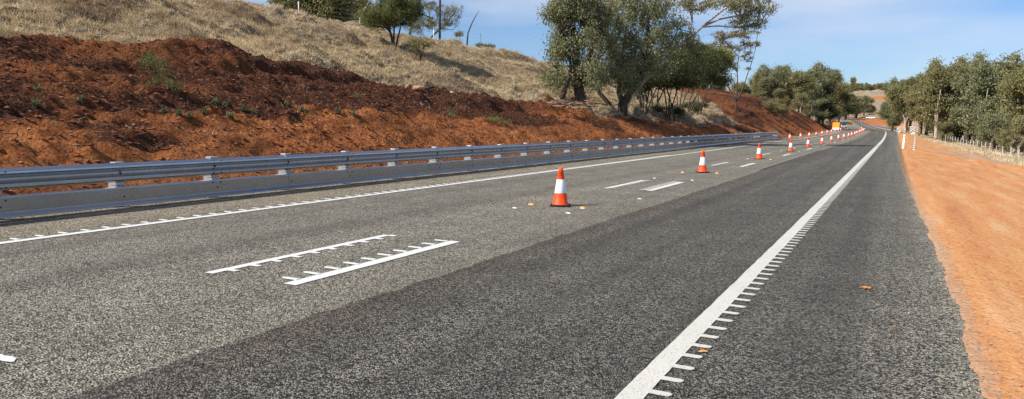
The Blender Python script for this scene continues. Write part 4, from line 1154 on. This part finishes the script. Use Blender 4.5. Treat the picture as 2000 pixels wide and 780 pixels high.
for px in (1870, 1915, 1960, 2010, 2060):
    ftree(px, 280, 150, 190, 4, 'leaf_wattle', 'bark_dark', 'low dark understorey tree in the shade of the right wood', 'understorey trees of the right wood', 1.1)
# dead white tree inside the right wood
P, s_, L, rt, fw = frame(1911, 285, 94)
mb = MB(); mb.tube([L(1911, 250), L(1911, 178), L(1910, 155), L(1911, 132)], [.14, .12, .10, .03], 6)
mb.tube([L(1911, 178), L(1905, 165), L(1903, 160)], [.07, .05, .02], 5); mb.tube([L(1911, 160), L(1916, 145), L(1925, 140)], [.06, .04, .02], 5); mb.tube([L(1912, 170), L(1902, 150)], [.05, .02], 5)
o = mb.build('dead_tree', M['bark_white']); o.location = tuple(float(t) for t in P); tag(o, 'bleached white dead tree top standing out against the right wood', 'dead tree')
# centre and far
ftree(1652, 222, 480, 183, 4, 'leaf_olive', 'bark_dark', 'rounded dark tree left of the pair beyond the work site', 'trees on the far hillside', 1.0)
ftree(1672, 222, 520, 184, 4, 'leaf_gum', 'bark_dark', 'rounded dark tree in the gap above the far road bend', 'trees on the far hillside', 1.3)
ftree(1688, 222, 560, 192, 4, 'leaf_wattle', 'bark_dark', 'smallest rounded tree at the right of the gap group', 'trees on the far hillside', 1.0)
ftree(1664, 190, 900, 146, 3, 'leaf_olive', 'bark_dark', 'lone slender tree standing above the far ridge', 'trees on the far hillside', .6)
for i, (px, Y, tp) in enumerate(((1698, 1010, 190), (1706, 960, 188), (1712, 1040, 186), (1719, 980, 182), (1727, 1000, 180), (1735, 950, 182), (1744, 940, 186), (1690, 1080, 190), (1684, 1120, 188), (1704, 700, 212), (1714, 1150, 180), (1730, 1120, 176))):
    ftree(px, 200, Y, tp, 4, ['leaf_olive', 'leaf_brown', 'leaf_gum'][i % 3], 'bark_dark', 'scattered scrub tree on the far dry hill', 'scrub on the far dry hill', 1.3)
for i in range(26):
    px = 1640 + i * 4.4 + rf.uniform(-2, 2)
    ftree(px, 178, rf.uniform(1350, 1500), rf.uniform(161, 171), rf.choice((0, 2, 4)), leafs[i % 2], 'bark_dark', 'tiny tree in the dark line along the far skyline', 'trees along the far skyline', 1.6)
P, k = hit(1515, 232)
hero('shrub', (1515, 226), 'tall tan-green grassy shrub on the lip of the red cut', 'shrub', [[(1515, 228, 0, .06), (1512, 212, 0, .03)], [(1515, 226, 0, .05), (1522, 210, 0, .03)]],
     [(1515, 208, 14, 8, 0, 1.1, 1), (1528, 216, 10, 6, 0, .8, .6), (1502, 204, 8, 6, 0, .6, .5)], 60, .4, 50, .30, .03, -.6, 66, M['bark_dark'], M['leaf_olive'], None, None, k_r=.008)

# ------------------------------------------------------------------ dry grass (stuff)
def grass_patch(name, pts, blades, h, w, seed, lean=(.35, .15), m='straw', label='dry straw coloured grass'):
    r = np.random.default_rng(seed); n = len(pts) * blades
    c = np.repeat(pts, blades, 0) + np.concatenate([r.normal(size=(n, 2)) * .09, np.zeros((n, 1))], 1)
    hh = h * np.repeat(r.uniform(.5, 1.3, len(pts)), blades) * r.uniform(.6, 1.1, n)
    ln = np.stack([lean[0] + r.normal(size=n) * .75, lean[1] + r.normal(size=n) * .75, np.ones(n)], 1)
    ln /= np.linalg.norm(ln, axis=1)[:, None]
    a = r.uniform(0, 6.28, n); s = np.stack([np.cos(a), np.sin(a), np.zeros(n)], 1) * (w * r.uniform(.6, 1.4, n))[:, None]
    V = np.stack([c - s, c + s, c + ln * hh[:, None]], 1).reshape(-1, 3); V[:, 2] -= .02
    lf = np.clip(.5 + fbm(pts[:, 0] / 1.8, pts[:, 1] / 2.4, 301, 4) * 1.1, 0, 1)
    t = np.repeat(np.clip(np.repeat(r.random(len(pts)) * .25 + lf * .55, blades) + r.random(n) * .25, 0, 1), 3)
    return tag(link(name, fmesh(name, V, np.arange(n * 3).reshape(n, 3), 3, t), M[m]), label, 'grass', None, 'stuff')
def scatter(n, x0, x1, y0, y1, power=1.0, seed=3):
    r = np.random.default_rng(seed)
    Y = y0 + (y1 - y0) * r.random(n) ** power; X = r.uniform(x0, x1, n)
    return X, Y
X, Y = scatter(120000, -41, -14.5, 5, 120, 1.7, 3)
kx = (GRASS(X, Y) > .4) & (fbm(X / 1.6, Y / 2.4, 305, 4) < .36 + .3 * rng.random(len(X)))
for (wx, wy) in [tuple(hit(px, 226, detail=False)[0][:2]) for px in (1262, 1290, 1320, 1350)]:
    kx &= ((X - wx) ** 2 + (Y - wy) ** 2 > 2.6 ** 2) | (rng.random(len(X)) < .18)
X, Y = X[kx], Y[kx]; Z = height(X, Y)
grass_patch('dry_grass', np.stack([X, Y, Z], 1), 8, .26, .012, 4, (.6, -.5), label='dry straw grass covering the hillside above the bare soil')
X, Y = scatter(9000, -30, -12, 95, 260, 1.0, 13); X = X + S(Y)
kx = GRASS(X, Y) > .5; X, Y = X[kx], Y[kx]
grass_patch('dry_grass', np.stack([X, Y, height(X, Y)], 1), 6, .5, .03, 5, label='dry grass under the wood left of the road')
X, Y = scatter(16000, 2, 26, 30, 150, 1.2, 14)
kx = GRASS(X, Y) > .5; X, Y = X[kx], Y[kx]
grass_patch('dry_grass', np.stack([X, Y, height(X, Y)], 1), 6, .30, .02, 6, label='dry grass around the right-hand fence')
# sparse straw on the soil
X, Y = scatter(9000, -23, -13.5, 6, 75, 1.5, 15)
kx = (GRASS(X, Y) < .5) & (fbm(X / 1.2, Y / 4, 98, 3) > .27); X, Y = X[kx], Y[kx]
grass_patch('straw_tufts', np.stack([X, Y, height(X, Y)], 1), 5, .17, .005, 7, label='sparse straw tufts on the bare soil bank')

# ------------------------------------------------------------------ loose stones and clods (stuff)
def stones(name, X, Y, smin, smax, m, seed, label, flat=.7):
    r = np.random.default_rng(seed); n = len(X); Z = height(X, Y)
    ico = np.array([(.15, .1, .52), (.9, 0, .25), (.28, .85, .3), (-.72, .53, .2), (-.72, -.53, .3), (.28, -.85, .2), (0, 0, -.8)])
    tri = [(0, 1, 2), (0, 2, 3), (0, 3, 4), (0, 4, 5), (0, 5, 1), (6, 2, 1), (6, 3, 2), (6, 4, 3), (6, 5, 4), (6, 1, 5)]
    sz = smin + (smax - smin) * r.random(n) ** 4.5
    a = r.uniform(0, 6.28, n); ca, sa = np.cos(a), np.sin(a)
    v = ico[None] * (1 + r.normal(size=(n, 7, 3)) * .18) + r.normal(size=(n, 7, 3)) * .17
    x = v[..., 0] * ca[:, None] - v[..., 1] * sa[:, None] * .75; y = v[..., 0] * sa[:, None] + v[..., 1] * ca[:, None] * .75
    V = np.stack([x, y, v[..., 2] * flat], -1) * sz[:, None, None] + np.stack([X, Y, Z + sz * .2], 1)[:, None]
    T = (np.array(tri)[None] + (np.arange(n) * 7)[:, None, None]).reshape(-1, 3)
    return tag(link(name, fmesh(name, V.reshape(-1, 3), T, 3), M[m]), label, 'stones', None, 'stuff')
X, Y = scatter(42000, -23.5, -11.9, 4, 70, 1.8, 16)
kx = (GRASS(X, Y) < .6); X, Y = X[kx], Y[kx]
h2 = len(X) * 3 // 4
stones('loose_clods', X[:h2], Y[:h2], .010, .085, 'clod', 17, 'red clods strewn over the bank')
stones('loose_stones', X[h2:], Y[h2:], .008, .05, 'stone', 18, 'pale stones strewn over the red bank')
X, Y = scatter(9000, .65, 6, 2, 40, 1.6, 19)
stones('verge_gravel', X, Y, .004, .022, 'stone', 20, 'fine gravel on the orange verge', .6)
r = np.random.default_rng(77); Yq = 2.5 + 60 * r.random(9000) ** 2.0
Xq = np.array([redge0(y) for y in Yq]) + r.normal(size=9000) * .10 - .02
M['chip'] = simple('grey_chip', (.33, .29, .23), .9, 0, .6, 40)
stones('edge_gravel', Xq, Yq, .003, .014, 'chip', 78, 'loose grey chips along the edge of the seal', .6)
# sticks in the mulch
r_ = random.Random(3); mb = MB()
for q in range(420):
    x, y = r_.uniform(-22.5, -13), 6 + 60 * r_.random() ** 1.7
    if float(GRASS(x, y)) > .5: continue
    a = r_.uniform(0, 3.14); L_ = r_.uniform(.1, .45); z = float(height(x, y)) + .03; d = Vector((math.cos(a) * L_ / 2, math.sin(a) * L_ / 2, r_.uniform(-.05, .08)))
    c = Vector((x, y, z)); mb.tube([c - d, c + d], [r_.uniform(.006, .016), .005], 4)
tag(mb.build('scattered_sticks', M['stick']), 'grey sticks and mulch scattered over the dark soil', 'sticks', None, 'stuff')

# ------------------------------------------------------------------ light, sky, camera
SUN_EL = 41.0
sv = np.array([-.63, -.777])    # horizontal direction towards the sun
az = math.atan2(sv[0], sv[1])    # clockwise from +Y
w = bpy.data.worlds.new('World'); bpy.context.scene.world = w; w.use_nodes = True
nt = w.node_tree; bg = nt.nodes['Background']
sky = N(nt, 'ShaderNodeTexSky'); sky.sky_type = 'NISHITA'; sky.sun_disc = False; sky.sun_elevation = math.radians(SUN_EL); sky.sun_rotation = az % (2 * math.pi)
sky.air_density = 1.0; sky.dust_density = .35; sky.ozone_density = 3.5
tc = N(nt, 'ShaderNodeTexCoord'); mp = N(nt, 'ShaderNodeMapping'); mp.inputs['Scale'].default_value = (1, 1, 4.5)
nt.links.new(tc.outputs['Generated'], mp.inputs[0])
mp.inputs['Location'].default_value = (.35, .9, .0)
cn = nz(nt, mp.outputs[0], 1.7, 7, .5, dist=.3)
cf = ramp(nt, cn, [(.44, gray(.04)), (.66, gray(.8))])
cc = mix(nt, cf, mix(nt, 1.0, sky.outputs[0], (.74, .88, 1.12), 'MULTIPLY'), (6.6, 7.1, 7.9))
nt.links.new(cc, bg.inputs[0]); bg.inputs[1].default_value = .087
sl = bpy.data.lights.new('sun', 'SUN'); sl.energy = 5.0; sl.angle = math.radians(.53); sl.color = (1, .925, .81)
so = bpy.data.objects.new('sun', sl); C.objects.link(so)
d = Vector((-sv[0] * math.cos(math.radians(SUN_EL)), -sv[1] * math.cos(math.radians(SUN_EL)), -math.sin(math.radians(SUN_EL))))
so.rotation_euler = d.to_track_quat('-Z', 'Y').to_euler()

cam = bpy.data.cameras.new('camera'); co = bpy.data.objects.new('camera', cam); C.objects.link(co)
cam.sensor_width = 36; cam.lens = F / 2000 * 36; cam.clip_start = .05; cam.clip_end = 12000
rt_ = Vector(ray(CX + 1, CY) - ray(CX, CY)).normalized(); up_ = Vector(ray(CX, CY - 1) - ray(CX, CY)).normalized(); fw_ = Vector(ray(CX, CY)).normalized()
mt = Matrix((rt_, up_, -fw_)).transposed().to_4x4(); mt.translation = (0, 0, H); co.matrix_world = mt
sc = bpy.context.scene; sc.camera = co
sc.view_settings.view_transform = 'Standard'; sc.view_settings.look = 'None'; sc.view_settings.gamma = 1; sc.view_settings.exposure = 0.42
sc.render.resolution_x = 1024; sc.render.resolution_y = 399
sc.cycles.max_bounces = 6; sc.cycles.transparent_max_bounces = 4
